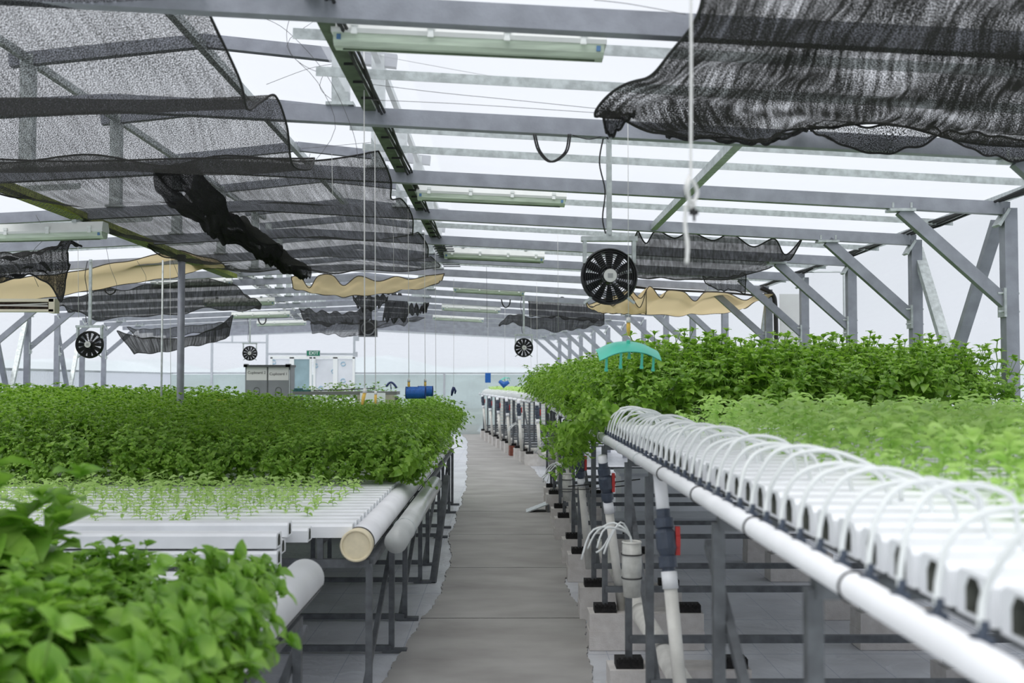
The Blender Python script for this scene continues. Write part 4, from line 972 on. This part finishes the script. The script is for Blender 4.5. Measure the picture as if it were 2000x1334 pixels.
# ramp on the walkway
q = P(1050, 946, 13.0); root = empty('threshold_ramp', (q.x, 13.0, 0), label='small grey tread ramp propped at the walkway edge under the right bench', cat='ramp')
mb = MB(); mb.add([(-.14, -.15, .0), (.12, -.15, .10), (.12, .15, .10), (-.14, .15, 0), (-.14, -.15, .014), (.12, -.15, .115), (.12, .15, .115), (-.14, .15, .014)], [(0, 1, 2, 3), (4, 7, 6, 5), (0, 4, 5, 1), (3, 2, 6, 7), (0, 3, 7, 4), (1, 5, 6, 2)]); mb.build('ramp_plate', galv, root)
mb = MB(); [mb.box((-.11 + .03 * i, 0, .018 + .0117 * i), (.008, .28, .008)) for i in range(8)]; mb.build('tread_strip', darksteel, root)
MB().box((.125, 0, .05), (.02, .3, .1)).build('ramp_support', darksteel, root)
# stored white pipes behind the far bench and pale tank under right bench
for i in range(14):
    z = .12 + .085 * i; tag(MB().tube([T2(1.6, 29.9 - .02 * i, z), T2(3.3, 29.9 - .02 * i, z)], .032, 12).build('stored_pipe', pvco, smooth=True), 'white pipe stored on the rack behind the far bench, %s from the floor' % ordn(i), 'pipe', 'white pipes stored behind the far right bench')
mb = MB(); [mb.bar(T2(x, 30.0, 0), T2(x, 30.0, 1.4), .05, .05) for x in (1.62, 2.5, 3.3)]; tag(mb.build('pipe_rack', darksteel), 'dark rack holding the stored white pipes', 'rack')
for i, (x, y, w_, d_, h_, lab) in enumerate(((1.9, 12.3, 1.2, .6, .52, 'pale low tank deep beneath the right bench, upper one of two seen between legs'), (1.75, 10.1, 1.5, .5, .30, 'pale low tank beneath the right bench, in front of the deeper one'))):
    root = empty('reservoir_tank', (x, y, 0), label=lab, cat='tank', group='pale tanks beneath the right bench')
    MB().box((0, 0, h_ / 2), (w_, d_, h_)).build('tank_body', boardm, root); MB().box((0, 0, h_ + .015), (w_ + .04, d_ + .04, .03)).build('tank_lid', alu, root)

# ================================================================== FAR END OBJECTS
q = P(523, 790, 21.0); CX, CY = q.x, 21.0
root = empty('storage_cupboard', (CX, CY, 0), label='grey plastic cupboard with two paper door signs, standing behind the left basil', cat='cupboard')
MB().box((0, .2, .92), (.88, .42, 1.82)).build('cupboard_body', cupm, root)
mb = MB(); mb.box((0, .17, 1.85), (.92, .5, .045)); mb.box((.40, -.02, 1.86), (.09, .12, .06)); mb.box((-.42, -.02, 1.86), (.07, .12, .06)); mb.build('cupboard_top', cupd, root)
def text(s_, size, mt, parent, loc, name='lettering'):
    c = bpy.data.curves.new(name, 'FONT'); c.body = s_; c.size = size; c.align_x = 'CENTER'; c.align_y = 'CENTER'; c.extrude = .001; c.materials.append(mt)
    o = bpy.data.objects.new(name, c); COL.objects.link(o); bpy.context.view_layer.update()
    me = bpy.data.meshes.new_from_object(o); bpy.data.objects.remove(o); o = bpy.data.objects.new(name, me); COL.objects.link(o); me.name = name
    o.parent = parent; o.location = loc; o.rotation_euler = (PI / 2, 0, 0); return o
for s_, tx, ty in ((-1, 'Cupboard 2', .0), (1, 'Cupboard 1', -.05)):
    d_ = MB().box((s_ * .212, -.02, .92), (.40, .03, 1.76)).build('door', cupm if s_ > 0 else cupm, root)
    mb = MB()
    pts = [(s_ * .212 + .055 * math.cos(a), -.037, 1.18 + (.20 if math.sin(a) > 0 else -.20) * 1 + .055 * math.sin(a)) for a in np.linspace(0, 2 * PI, 24, endpoint=True)]
    mb.tube(pts, .006, 5); mb.box((s_ * .212, -.037, .80), (.008, .006, .24)); mb.box((s_ * .212, -.037, .86), (.3, .006, .008)); mb.build('door_moulding', cupd, d_)
    pp = MB().box((s_ * .212, -.037, 1.70), (.395, .004, .255)).build('paper_sign', paper, root); text(tx, .072, ink, pp, (s_ * .212, -.041, 1.72 + ty * .5))
MB().box((0, -.03, .92), (.02, .02, 1.76)).build('door_gap', cupd, root)
MB().box((.425, -.03, .9), (.015, .02, 1.75)).build('metal_edge', alu, root)
# exit sign
root = empty('exit_sign', P(612, 690, 28.6), TH, 'green exit sign with white letters over the far doors', 'sign')
MB().box((0, 0, 0), (.36, .05, .155)).build('sign_frame', alu, root); pn = MB().box((0, -.028, 0), (.335, .01, .13)).build('sign_panel', greensign, root)
t_ = text('EXIT', .125, whitem, pn, (.01, -.036, 0))
# doors: white frames, wrapped boards, dusty glass
def doorleaf(px0, px1, n_, mt, logos=()):
    a = P(px0, 760, 28.9); b_ = P(px1, 760, 28.9); zt = 2.18
    root = empty('door_%d' % n_, (a.x, 28.9, 0)); root['kind'] = 'structure'
    w_ = b_.x - a.x
    MB().box((w_ / 2, 0, zt / 2), (w_ - .08, .03, zt - .1)).build('door_panel', mt, root)
    mb = MB()
    for x in (.03, w_ - .03): mb.box((x, -.01, zt / 2), (.06, .06, zt))
    mb.box((w_ / 2, -.01, zt), (w_, .06, .07)); mb.build('door_frame', whitem, root)
    if logos:
        mb = MB()
        for x, z in logos:
            mb.tube([(w_ * x + .06 * math.cos(t), -.02, z + .05 * math.sin(t)) for t in np.linspace(.6, 3.4, 10)], .012, 5)
            mb.tube([(w_ * x + .06 * math.cos(t), -.02, z + .05 * math.sin(t)) for t in np.linspace(3.9, 6.2, 10)], .012, 5)
        mb.build('door_print', logom, root)
doorleaf(528, 570, 1, boardm, ((.15, 2.05), (.7, 1.9)))
doorleaf(570, 609, 2, doorglass)
doorleaf(612, 655, 3, boardm, ((.1, 1.95), (.92, 1.8), (.35, 1.35)))
doorleaf(655, 693, 4, boardm, ((.4, 2.0), (.4, 1.55)))
# back trolley bench with plants
q0 = P(572, 768, 19.6); q1 = P(775, 768, 19.6)
root = empty('potting_bench', (q0.x, 19.6, 0), label='long grey-topped bench in front of the doors, plants growing around it', cat='bench'); w_ = q1.x - q0.x
zt = q0.z
MB().box((w_ / 2, .3, zt), (w_, .6, .06)).build('bench_top', benchgrey, root)
for x in (.05, w_ - .05):
    for y in (.05, .55): MB().box((x, y, zt / 2 - .03), (.05, .05, zt - .06)).build('leg', benchgrey, root)
MB().box((w_ * .80, .0, zt - .2), (w_ * .36, .02, .34)).build('side_panel', cardm, root)
tag(MB().box(P(728, 776, 19.3), (.45, .02, .16)).build('white_board', boardm), 'white board leaning against the potting bench', 'board')
root = empty('spray_lance', P(690, 764, 19.5), label='black spray lance with a navy handle lying on the potting bench', cat='spray lance', absolute=True)
MB().tube([P(612, 763, 19.5), P(700, 760, 19.5), P(735, 758, 19.5)], .011, 6).build('lance_tube', black, root)
MB().tube([P(735, 757, 19.5), P(765, 751, 19.5)], .006, 6).build('thin_rod', galv, root)
mb = MB(); mb.tube(spline([P(754, 755, 19.5), P(762, 747, 19.5), P(769, 750, 19.5), P(775, 758, 19.5)], 10), .02, 8); mb.tube([P(763, 750, 19.5), P(764, 761, 19.5)], .010, 6); mb.build('handle', navym, root, True)
mb = MB(); mb.box(P(590, 763, 19.4), (.3, .12, .03)); mb.box(P(583, 760, 19.4), (.14, .1, .03)); tag(mb.build('folded_cloth', mat('dark_teal_cloth', (.02, .09, .09), .8, 0, .3, 30)), 'dark teal folded cloth on the left end of the potting bench', 'cloth')
tag(MB().box(P(430, 787, 13.0), (.16, .12, .08)).build('plastic_crate', yellowb), 'yellow crate corner peeking above the basil, right of the pole', 'crate', 'yellow crates among the basil')
tag(MB().box(P(305, 788, 12.6), (.12, .12, .06)).build('plastic_crate', yellowb), 'yellow crate sliver beside the slim rod', 'crate', 'yellow crates among the basil')

# ------------------------------------------------------------------ traps
def clipthing(px, py, Y, lab, s_=1, tilt=0):
    root = empty('hanging_clip', P(px, py, Y), label=lab, cat='clip', group='yellow clips on the strings')
    MB().tube([(0, 0, .03 * s_), (tilt * .5, 0, 0), (tilt, 0, -.045 * s_)], [.010 * s_, .012 * s_, .007 * s_], 8).build('clip_body', yellowm, root, True)
    MB().tube([(0, 0, .028 * s_), (0, 0, .055 * s_)], [.014 * s_, .010 * s_], 8).build('string_knot', stringm, root, True)
clipthing(712.5, 776, 5.0, 'slanting yellow clip at the end of the longest string', .75, -.012)
clipthing(733.5, 777, 6.1, 'yellow clip tangled with white thread beside the slanting one', .7)
clipthing(798.5, 752, 8.6, 'yellow clip on top of the larger blue cylinder', .9)
clipthing(830.5, 751, 9.6, 'yellow clip on top of the smaller blue cylinder', .9)
clipthing(1227.5, 640, 5.2, 'long yellow clip above the near teal trap', .9)
for px, py, Y, ln, lab in ((812, 767, 8.6, .155, 'larger blue cylinder trap hanging sideways over the left basil'), (831, 764, 9.6, .13, 'smaller blue cylinder trap tucked behind the larger one')):
    q = P(px, py, Y); root = empty('insect_trap', q, label=lab, cat='insect trap', group='blue cylinder traps'); R_ = .048 if ln > .14 else .046
    mb = MB(); n_ = 28
    mb.tube([(-ln / 2, 0, 0), (ln / 2, 0, 0)], R_, n_, caps=False); mb.tube([(-ln / 2, 0, 0), (ln / 2, 0, 0)], R_ - .003, n_, caps=False); mb.build('sticky_sleeve', bluem, root, True)
    mb = MB(); mb.ring((-ln / 2, 0, 0), (1, 0, 0), R_, .003, 28, 5); mb.ring((ln / 2, 0, 0), (1, 0, 0), R_, .003, 28, 5); mb.build('sleeve_rim', navym, root, True)
    mb = MB(); rg_ = random.Random(4)
    for _ in range(26):
        a = rg_.uniform(PI, 2 * PI); x = rg_.uniform(-ln / 2, ln / 2); mb.box((x, math.sin(a) * R_, abs(math.cos(a)) * R_ if rg_.random() < .5 else -math.cos(a) * R_), (.004, .003, .003))
    mb.build('caught_insect', ink, root)
def teal_trap(loc, sc, lab, rz=0):
    root = empty('insect_trap', loc, rz, lab, 'insect trap', 'teal roofed traps'); mb = MB(); n_, m_ = 16, 8; vs = []
    for th_ in (0, -.004):
        for i in range(n_ + 1):
            for j in range(m_ + 1):
                u = i / n_ * 2 - 1; v = j / m_ * 2 - 1
                vs.append((u * .16 * sc, v * .10 * sc, (.055 * (1 - abs(u) ** 2.3) - .018 * v * v + .012 * (abs(u) > .85) * (abs(u) - .85) * 4 + th_) * sc))
    fs = []; A = (n_ + 1) * (m_ + 1)
    for i in range(n_):
        for j in range(m_):
            a = i * (m_ + 1) + j; fs.append((a, a + m_ + 1, a + m_ + 2, a + 1)); fs.append((A + a, A + a + 1, A + a + m_ + 2, A + a + m_ + 1))
    mb.add(vs, fs).build('trap_roof', tealm, root, True)
    for x, y in ((-.12, -.07), (-.05, -.09), (.06, -.085), (.125, -.06), (.02, .07)):
        z = .045 * (1 - abs(x / .16) ** 1.6) * sc - .02 * sc
        m2 = MB(); m2.box((x * sc, y * sc, z - .03 * sc), (.012 * sc, .008 * sc, .085 * sc)); m2.box((x * sc, y * sc, z - .066 * sc), (.017 * sc, .012 * sc, .014 * sc)); m2.build('peg', tealm, root)
    MB().tube([(0, 0, .04 * sc), (0, 0, .07 * sc)], .01 * sc, 8).build('hanging_knob', tealm, root)
    return root
teal_trap(P(1226, 690, 5.2), .93, 'teal plastic roofed trap hanging just in front of the tall right basil').rotation_euler = (.30, 0, .05)
line('trap_string', [P(986, 741, 19.8) + Vector((0, 0, .03)), P(986, 741, 19.8) + Vector((0, 0, 1.3))], .002, stringm, 'string of the small distant teal trap', 'string')
rt = teal_trap(P(986, 741, 19.8), .62, 'small distant teal trap drooping over a blue bag', .3); rt.rotation_euler = (0, -.25, .3)
mb = MB(); mb.tube([P(975, 744, 19.7), P(984, 752, 19.7), P(994, 746, 19.7)], [.03, .06, .03], 8); tag(mb.build('trap_bag', bluem, smooth=True), 'blue bag hanging under the small distant teal trap', 'bag')
for px, py, Y, lab, rz in ((953, 738, 21, 'upright blue sticky card over the far right bench', 0), (1037, 745, 18.3, 'tilted blue sticky card beside the tall right basil', .15)):
    root = empty('sticky_card', P(px, py, Y), rz, lab, 'sticky card', 'blue sticky cards'); MB().box((0, 0, 0), (.11, .006, .19)).build('card', bluem, root).rotation_euler = (0, rz * .8, 0)
    MB().tube([(0, 0, .095), (0, 0, 1.3)], .002, 4).build('card_string', stringm, root)
root = empty('hanging_clip', P(886, 764, 11.5), label='navy hanging peg near the right end of the left basil', cat='clip')
mb = MB(); mb.tube([(0, 0, .045), (-.012, 0, 0), (-.022, 0, -.05)], [.012, .016, .008], 8); mb.tube([(.006, 0, .04), (.02, 0, 0), (.014, 0, -.03)], [.008, .012, .006], 8); mb.build('peg_body', navym, root, True)
MB().tube([(0, 0, .04), (0, 0, 1.2)], .0015, 4).build('peg_string', stringm, root)
# ================================================================== PLANTS
def leaf_shape(nl=4):
    """unit leaf along +X, cupped, droop at the tip; returns verts, faces"""
    vs = []; fs = []
    prof = {4: [(0, .06), (.22, .30), (.5, .36), (.78, .22), (1.0, .0)], 2: [(0, .05), (.45, .37), (1.0, .0)], 3: [(0, .05), (.33, .36), (.70, .27), (1.0, 0)]}[nl]
    for t, h in prof:
        z = .10 * math.sin(t * PI) - .28 * t * t
        vs += [(t, -h, z + .30 * h), (t, 0, z - .02), (t, h, z + .30 * h)]
    for i in range(len(prof) - 1):
        k = i * 3; fs += [(k, k + 3, k + 4, k + 1), (k + 1, k + 4, k + 5, k + 2)]
    return np.array(vs), fs
LS = {k: leaf_shape(k) for k in (2, 3, 4)}
def xform(base, origin, yaw_, pitch_, roll_, s_, wd=1.0):
    cy, sy = math.cos(yaw_), math.sin(yaw_); cp, sp_ = math.cos(pitch_), math.sin(pitch_); cr_, sr = math.cos(roll_), math.sin(roll_)
    Rx = np.array([[1, 0, 0], [0, cr_, -sr], [0, sr, cr_]]); Ry = np.array([[cp, 0, -sp_], [0, 1, 0], [sp_, 0, cp]]); Rz = np.array([[cy, -sy, 0], [sy, cy, 0], [0, 0, 1]])
    return (base * np.array([s_, s_ * wd, s_])) @ (Rz @ Ry @ Rx).T + np.array(origin)
def basil(seed, h=.50, lod=4, ls=.068, zmin=.12, branches=5, dens=1.0):
    rg_ = random.Random(seed); V = []; F = []; nv = 0; S = MB()
    base, fcs = LS[lod]
    def put(o_, yw, pt, sz):
        nonlocal nv
        V.append(xform(base, o_, yw, pt, rg_.uniform(-.35, .35), sz, rg_.uniform(.85, 1.15))); F.extend([tuple(i + nv for i in f) for f in fcs]); nv += len(base)
    def shoot(p0, dr, ln, n_, big, main=False):
        p0 = np.array(p0, float); dr = np.array(dr, float); dr /= np.linalg.norm(dr); pts = []
        a0 = rg_.uniform(0, PI)
        for i in range(n_ + 1):
            t = i / n_; q_ = p0 + dr * ln * t + np.array([0, 0, 1]) * ln * .18 * t * t + np.array([rg_.uniform(-.006, .006), rg_.uniform(-.006, .006), 0])
            pts.append(tuple(q_))
            if i == 0 and not main: continue
            if q_[2] < zmin: continue
            top_ = i >= n_ - 1
            sz = big * (1.0 if not top_ else .78) * rg_.uniform(.8, 1.15) * (.8 + .35 * math.sin(PI * min(t + .15, 1)))
            a = a0 + i * PI / 2
            for s_ in (0, PI):
                if rg_.random() < dens: put(q_, a + s_ + rg_.uniform(-.3, .3), rg_.uniform(-.35, .45) + (.5 if top_ else 0), sz)
            if top_:
                for k in range(4 if i == n_ else 2): put(q_ + np.array([0, 0, .006]), a + k * PI / 2 + .4, rg_.uniform(.5, 1.2), sz * rg_.uniform(.4, .7))
        S.tube(pts, [.0035 if main else .0022] * len(pts), 4, caps=False)
        return pts
    lean = (rg_.uniform(-.14, .14), rg_.uniform(-.14, .14), 1)
    mp_ = shoot((0, 0, 0), lean, h * rg_.uniform(.82, .95), 9, ls, True)
    for b_ in range(branches):
        i = rg_.randint(2, 6); a = rg_.uniform(0, 2 * PI)
        q_ = mp_[i]; rem = max(.10, h * 1.0 - q_[2]) * rg_.uniform(.7, 1.08)
        shoot(q_, (math.cos(a) * .75, math.sin(a) * .75, 1), rem, rg_.randint(3, 5), ls * .9)
    return np.concatenate(V), F, S
def mesh_np(name, V, F, mt, smooth=True):
    me = bpy.data.meshes.new(name); me.from_pydata(V.tolist() if hasattr(V, 'tolist') else V, [], F); me.materials.append(mt); me.update()
    if smooth: me.shade_smooth()
    return me
VAR = []
for k in range(14):
    V, F, S = basil(100 + k, .50, 4, .086, .02, 9) if k < 8 else basil(100 + k, .34, 4, .128, .01, 6)
    rootp = empty('basil_plant'); fo = bpy.data.objects.new('foliage', mesh_np('foliage', V, F, leafA if k < 8 else leafN)); COL.objects.link(fo); fo.parent = rootp
    S.build('stem', stemm, rootp); VAR.append(rootp)
FARV = [basil(300 + k, .50, 2, .092, .18, 5, 1.0)[:2] for k in range(8)]
MIDV = [basil(400 + k, .50, 3, .088, .08, 6, 1.0)[:2] for k in range(8)]
plants = []    # x, y, z, height scale, tilt dir(yaw), tilt, rot
rg_ = random.Random(11)
def inview(x, y, m_=120):
    px = 985 + x / y * 2100; return -m_ < px < 2000 + m_
def smoothnoise(x, y): return math.sin(x * 2.3 + 1) * math.sin(y * 1.7) * .5 + math.sin(x * 5.1 + y * 3.3) * .3
# left bed, straight part
y = 7.45
while y < 14.3:
    x = -.80
    while x > -7.1:
        if inview(x, y):
            xx = x + rg_.uniform(-.05, .05); yy = y + rg_.uniform(-.05, .05)
            h = .665 + .12 * smoothnoise(xx, yy) + rg_.uniform(-.07, .09) + max(0, min(.34, (-1.6 - xx) * .12)) + min(.03, (yy - 7.5) * .01)
            plants.append((xx, yy, .91, h, None, 0, 'L'))
        x -= .19
    y += .19
# left bed edge: leaning over the aisle
for i in range(62):
    yy = 7.35 + i * .108; plants.append((-.76 + rg_.uniform(-.04, .02), yy, .92, rg_.uniform(.60, .80), 0.0 + rg_.uniform(-.5, .5), rg_.uniform(.35, 1.05), 'L'))
for i in range(8): plants.append((-.74 - .03 * i, 7.28 + .05 * i, .93, rg_.uniform(.6, .78), -.5 + rg_.uniform(-.6, .4), rg_.uniform(.9, 1.45), 'L'))
for i in range(30):
    plants.append((-.85 - i * .115, 7.30, .90, rg_.uniform(.45, .62), -PI / 2 + rg_.uniform(-.6, .6), rg_.uniform(.5, 1.1), 'L'))
for i in range(34):
    plants.append((-.85 - i * .10, 7.36 + rg_.uniform(-.04, .04), .90, rg_.uniform(.6, .8), -PI / 2 + rg_.uniform(-.4, .4), rg_.uniform(.2, .6), 'L'))
# left bed, bent part
y = 14.5
while y < 24:
    x = -.75
    while x > -6.6:
        q = T2(x, y)
        if inview(q.x, q.y, 40) and not (abs(q.x - CX) < .75 and q.y > 20.6) and not (q.y > 19.3 and -4.3 < q.x < -1.7):
            pxx = 985 + q.x / q.y * 2100; hh = .42 + .1 * smoothnoise(q.x, q.y) + rg_.uniform(-.07, .1) + (.34 if 800 < pxx < 905 and q.y < 20 else 0) + (.22 if pxx < 470 else 0); plants.append((q.x + rg_.uniform(-.06, .06), q.y + rg_.uniform(-.06, .06), .88, hh, None, 0, 'L'))
        x -= .22
    y += .24
# taller plants behind the potting bench
for i in range(26):
    q = P(578 + i * 7.4, 760, 20.8 + rg_.uniform(-.3, .3)); plants.append((q.x, q.y, .95, rg_.uniform(.75, 1.1), None, 0, 'L'))
for i in range(30):
    q = P(575 + i * 6.8, 790, 19.0 + rg_.uniform(-.25, .25)); plants.append((q.x, q.y, .72, rg_.uniform(.75, .9), None, 0, 'L'))
# right bed
y = 6.72
while y < 17.2:
    x = .82
    while x < 3.25:
        sh = 0 if y < YK else -(y - YK) * .114
        if inview(x + sh, y, 60) and x + sh > .3 + (y - 6.7) * .0:
            xx = x + sh + rg_.uniform(-.05, .05); yy = y + rg_.uniform(-.05, .05)
            h = .92 + .14 * smoothnoise(xx * 1.3, yy) + rg_.uniform(-.08, .10) - (.12 if x < .9 else 0)
            plants.append((xx, yy, 1.32, h, None, 0, 'R'))
        x += .19
    y += .19
for i in range(12):   # tall shoots standing out
    plants.append((1.0 + i * .19, 6.75 + rg_.uniform(0, 1.2), 1.33, rg_.uniform(.98, 1.12), None, 0, 'R'))
for i in range(80):   # overhang toward the aisle
    yy = 6.55 + i * .115; sh = 0 if yy < YK else -(yy - YK) * .114
    plants.append((.70 + sh + rg_.uniform(-.03, .03), yy, 1.31, rg_.uniform(.6, .85), PI + rg_.uniform(-.5, .5), rg_.uniform(.5, 1.15), 'R'))
for i in range(16):   # front face
    plants.append((.80 + i * .15, 6.56 + rg_.uniform(-.03, .05), 1.31, rg_.uniform(.62, .85), -PI / 2 + rg_.uniform(-.5, .5), rg_.uniform(.15, .5), 'R'))
for k, (x, y, h, yw, tl) in enumerate(((.62, 6.55, .72, PI + .2, 2.15), (.60, 6.75, .78, PI - .3, 2.35), (.63, 6.9, .70, PI, 1.9), (.58, 7.2, .62, PI, 1.9), (.60, 7.6, .66, PI + .3, 2.0), (.66, 6.5, .85, PI + .5, 1.5), (.68, 6.48, .7, PI + .9, 1.2))):
    plants.append((x, y, 1.31, h, yw, tl, 'R'))
# near foreground bed
y = 1.72
while y < 3.95:
    x = -.97
    while x > -3.0:
        if inview(x, y, 160) and not (y > 2.9 and x > -1.75 and rg_.random() < .62):
            hh = .88 - .27 * (y - 2) - (.08 if x > -1.1 else 0) + max(0, min(.16, (-1.3 - x) * .25)) + rg_.uniform(-.1, .1)
            plants.append((x + rg_.uniform(-.04, .04), y + rg_.uniform(-.04, .04), .875, min(hh, .86 if y < 2.3 else 1), None, 0, 'N'))
        x -= .15
    y += .15
plants.append((-1.28, 2.75, .9, 1.28, None, 0, 'N'))
for i in range(17):
    yy = 1.75 + i * .10; plants.append((-.83 if yy < 2.8 else -.90, yy, .88, rg_.uniform(.84, 1.05) - .20 * (yy - 1.8), rg_.uniform(-.4, .4), rg_.uniform(.6, 1.1), 'N'))
plants.sort(key=lambda p_: p_[1] + (0 if p_[6] == 'N' else 1.5) - (.8 if p_[5] else 0) + (abs(p_[0]) * .12))
LABS = {'L': ('leafy green basil plant in the dense bed on the left bench', 'basil plants on the left bench'),
        'R': ('tall leafy basil plant in the raised bed on the right bench', 'tall basil plants on the right bench'),
        'N': ('blurred basil plant in the foreground bed at lower left', 'foreground basil plants')}
def pmat(x, y, z, h, yw, tl, rot):
    M = Matrix.Rotation(rot, 4, 'Z')
    if yw is not None: M = Matrix.Rotation(tl, 4, Vector((-math.sin(yw), math.cos(yw), 0))) @ M
    return Matrix.Translation((x, y, z)) @ M @ Matrix.Scale(h, 4)
AV, AF, nv = [], [], 0
for i, (x, y, z, h, yw, tl, g_) in enumerate(plants):
    rot = rg_.uniform(0, 2 * PI); M = pmat(x, y, z, h, yw, tl, rot)
    if i < 300:
        r_ = dup(VAR[i % 8 if g_ != 'N' else 8 + i % 6], (0, 0, 0)); r_.matrix_world = M
        lb, gb = LABS[g_]
        if yw is None:
            pxl = 985 + x / y * 2100
            if g_ == 'N': row = int((y - 1.65) / .15); lb, gb = 'blurred foreground basil, %s row from the camera, %s' % (ordn(row), 'at the picture edge' if pxl < 150 else 'mid bed' if pxl < 330 else 'near the drain pipe'), gb + ', %s row, %s' % (ordn(row), 'edge' if pxl < 150 else 'middle' if pxl < 330 else 'pipe side')
            else:
                row = int((y - (7.38 if g_ == 'L' else 6.6)) / .19); zone = (('left part' if pxl < 300 else 'middle part' if pxl < 600 else 'walkway end') if g_ == 'L' else ('walkway end' if pxl < 1400 else 'middle part' if pxl < 1700 else 'wall end'))
                lb, gb = '%s in the %s bed, %s row back, %s' % ('leafy basil plant' if g_ == 'L' else 'tall basil plant', 'left' if g_ == 'L' else 'right', ordn(row), zone), '%s %s row %s' % (gb, ordn(row), zone)
        if g_ == 'L' and yw is not None: lb, gb = ('basil plant leaning out over the walkway edge of the left bench', 'basil leaning over the walkway from the left bench') if abs(yw) < 1 else ('basil plant bending toward the seedlings on the left bench', 'basil at the front of the left bed')
        if g_ == 'R' and yw is not None: lb, gb = ('basil plant drooping over the walkway side of the right bench', 'basil drooping from the right bench') if yw > 1 else ('basil plant on the front face of the tall right bed', 'basil at the front of the tall right bed')
        if g_ == 'N' and yw is not None: lb, gb = 'foreground basil plant spilling over the near white drain pipe', 'basil spilling over the near drain pipe'
        tag(r_, lb, 'basil plant', gb)
    else:
        V, F = (MIDV if y < 11.5 or yw is not None and y < 14 else FARV)[i % 8]
        Mn = np.array(M); W = V @ Mn[:3, :3].T + Mn[:3, 3]; AV.append(W); AF.append(np.array(F) + nv); nv += len(V)
for v in VAR:
    for ch in list(v.children): bpy.data.objects.remove(ch)
    bpy.data.objects.remove(v)
V = np.concatenate(AV); F = np.concatenate(AF)
me = bpy.data.meshes.new('basil_foliage'); me.vertices.add(len(V)); me.vertices.foreach_set('co', V.ravel())
me.loops.add(F.size); me.loops.foreach_set('vertex_index', F.ravel().astype(np.int32)); me.polygons.add(len(F))
me.polygons.foreach_set('loop_start', np.arange(0, F.size, 4, dtype=np.int32)); me.update(calc_edges=True); me.materials.append(leafA); me.shade_smooth()
ob = bpy.data.objects.new('basil_foliage', me); COL.objects.link(ob); tag(ob, 'mass of basil leaves filling the beds behind the front rows', 'basil', kind='stuff')
print('plants', len(plants), 'stuff quads', len(F))

# young plants / seedlings
def small(seed, h, n_, ls, lod, mt, name):
    r1 = random.Random(seed); base, fcs = LS[lod]; V = []; F = []; nv = 0; S = MB()
    for i in range(n_):
        t = (i + 1) / n_; a = r1.uniform(0, PI)
        for s_ in (0, PI):
            V.append(xform(base, (r1.uniform(-.004, .004), r1.uniform(-.004, .004), h * t), a + s_, r1.uniform(-.1, .6), r1.uniform(-.3, .3), ls * r1.uniform(.75, 1.1))); F += [tuple(k + nv for k in f) for f in fcs]; nv += len(base)
    S.tube([(0, 0, 0), (0, 0, h)], .0014, 3, caps=False)
    k0 = nv; V = np.concatenate(V).tolist() + S.v; F += [tuple(i + k0 for i in f) for f in S.f]
    return V, F
SPR = [small(s_, .034 + .01 * (s_ % 3), 3, .034, 3, leafC, 's') for s_ in range(6)]
YNG = [small(40 + s_, .12 + .015 * (s_ % 3), 7, .055, 3, leafB, 'y') for s_ in range(6)]
def scatter(pts, variants, mt, name, lab, cat, grp, stuffname, stufflab, yref):
    ms = [mesh_np(name, v, f, mt) for v, f in variants]; pts.sort(key=lambda p_: p_[1]); AV = []; AF = []; nv = 0
    for i, (x, y, z, s_) in enumerate(pts):
        rot = rg_.uniform(0, 6.28)
        if i < 300:
            o = bpy.data.objects.new(name, ms[i % 6]); COL.objects.link(o); o.location = (x, y, z); o.rotation_euler = (rg_.uniform(-.15, .15), rg_.uniform(-.15, .15), rot); o.scale = (s_,) * 3; k_ = int(round(abs(y - yref) / .14)); tag(o, lab % ordn(k_), cat, (grp + ', %s row') % ordn(k_))
        else:
            v, f = variants[i % 6]; c, s1 = math.cos(rot), math.sin(rot); v = np.array(v) * s_
            W = np.stack([v[:, 0] * c - v[:, 1] * s1 + x, v[:, 0] * s1 + v[:, 1] * c + y, v[:, 2] + z], 1); AV.append(W); AF += [tuple(k + nv for k in q_) for q_ in f]; nv += len(v)
    if AV:
        o = bpy.data.objects.new(stuffname, mesh_np(stuffname, np.concatenate(AV), AF, mt)); COL.objects.link(o); tag(o, stufflab, cat, kind='stuff')
pts = []
for i in range(15):
    yy = 5.33 + .14 * i; x = -.95
    while x > -3.4:
        if inview(x, yy, 30) and rg_.random() < (.25 + .75 * min(1, i / 4)) * (.9 if x < -1.15 else .6): pts.append((x + rg_.uniform(-.015, .015), yy + rg_.uniform(-.015, .015), ZT - .002, rg_.uniform(.7, 1.25) * (1 + .04 * i)))
        x -= .075
for i in range(0, 60, 1):
    for j in range(14):
        q = T2(1.3 + j * .14 + rg_.uniform(-.03, .03), 19.8 + .155 * i, 1.283); pts.append((q.x, q.y, q.z, 1.9))
scatter(pts, SPR, leafC, 'seedling', 'pale seedling in the %s channel back from the cream cap', 'seedling', 'seedlings on the left bench', 'seedling_foliage', 'carpet of pale seedlings on the far right and rear left channels', 5.33)
pts = []
for i in range(38):
    yy = 6.42 - .14 * i; x = 1.02
    while x < 3.2:
        if inview(x, yy, 150): pts.append((x + rg_.uniform(-.03, .03), yy + rg_.uniform(-.02, .02), 1.322, rg_.uniform(.75, 1.25) * (.55 if x < 1.15 else 1)))
        x += .135
scatter(pts, YNG, leafB, 'young_basil', 'light green young basil in the %s near right channel, counting from the nearest', 'young basil plant', 'young basil on the near right bench', 'young_basil_foliage', 'light green young basil filling the rear of the near right bench', 1.24)
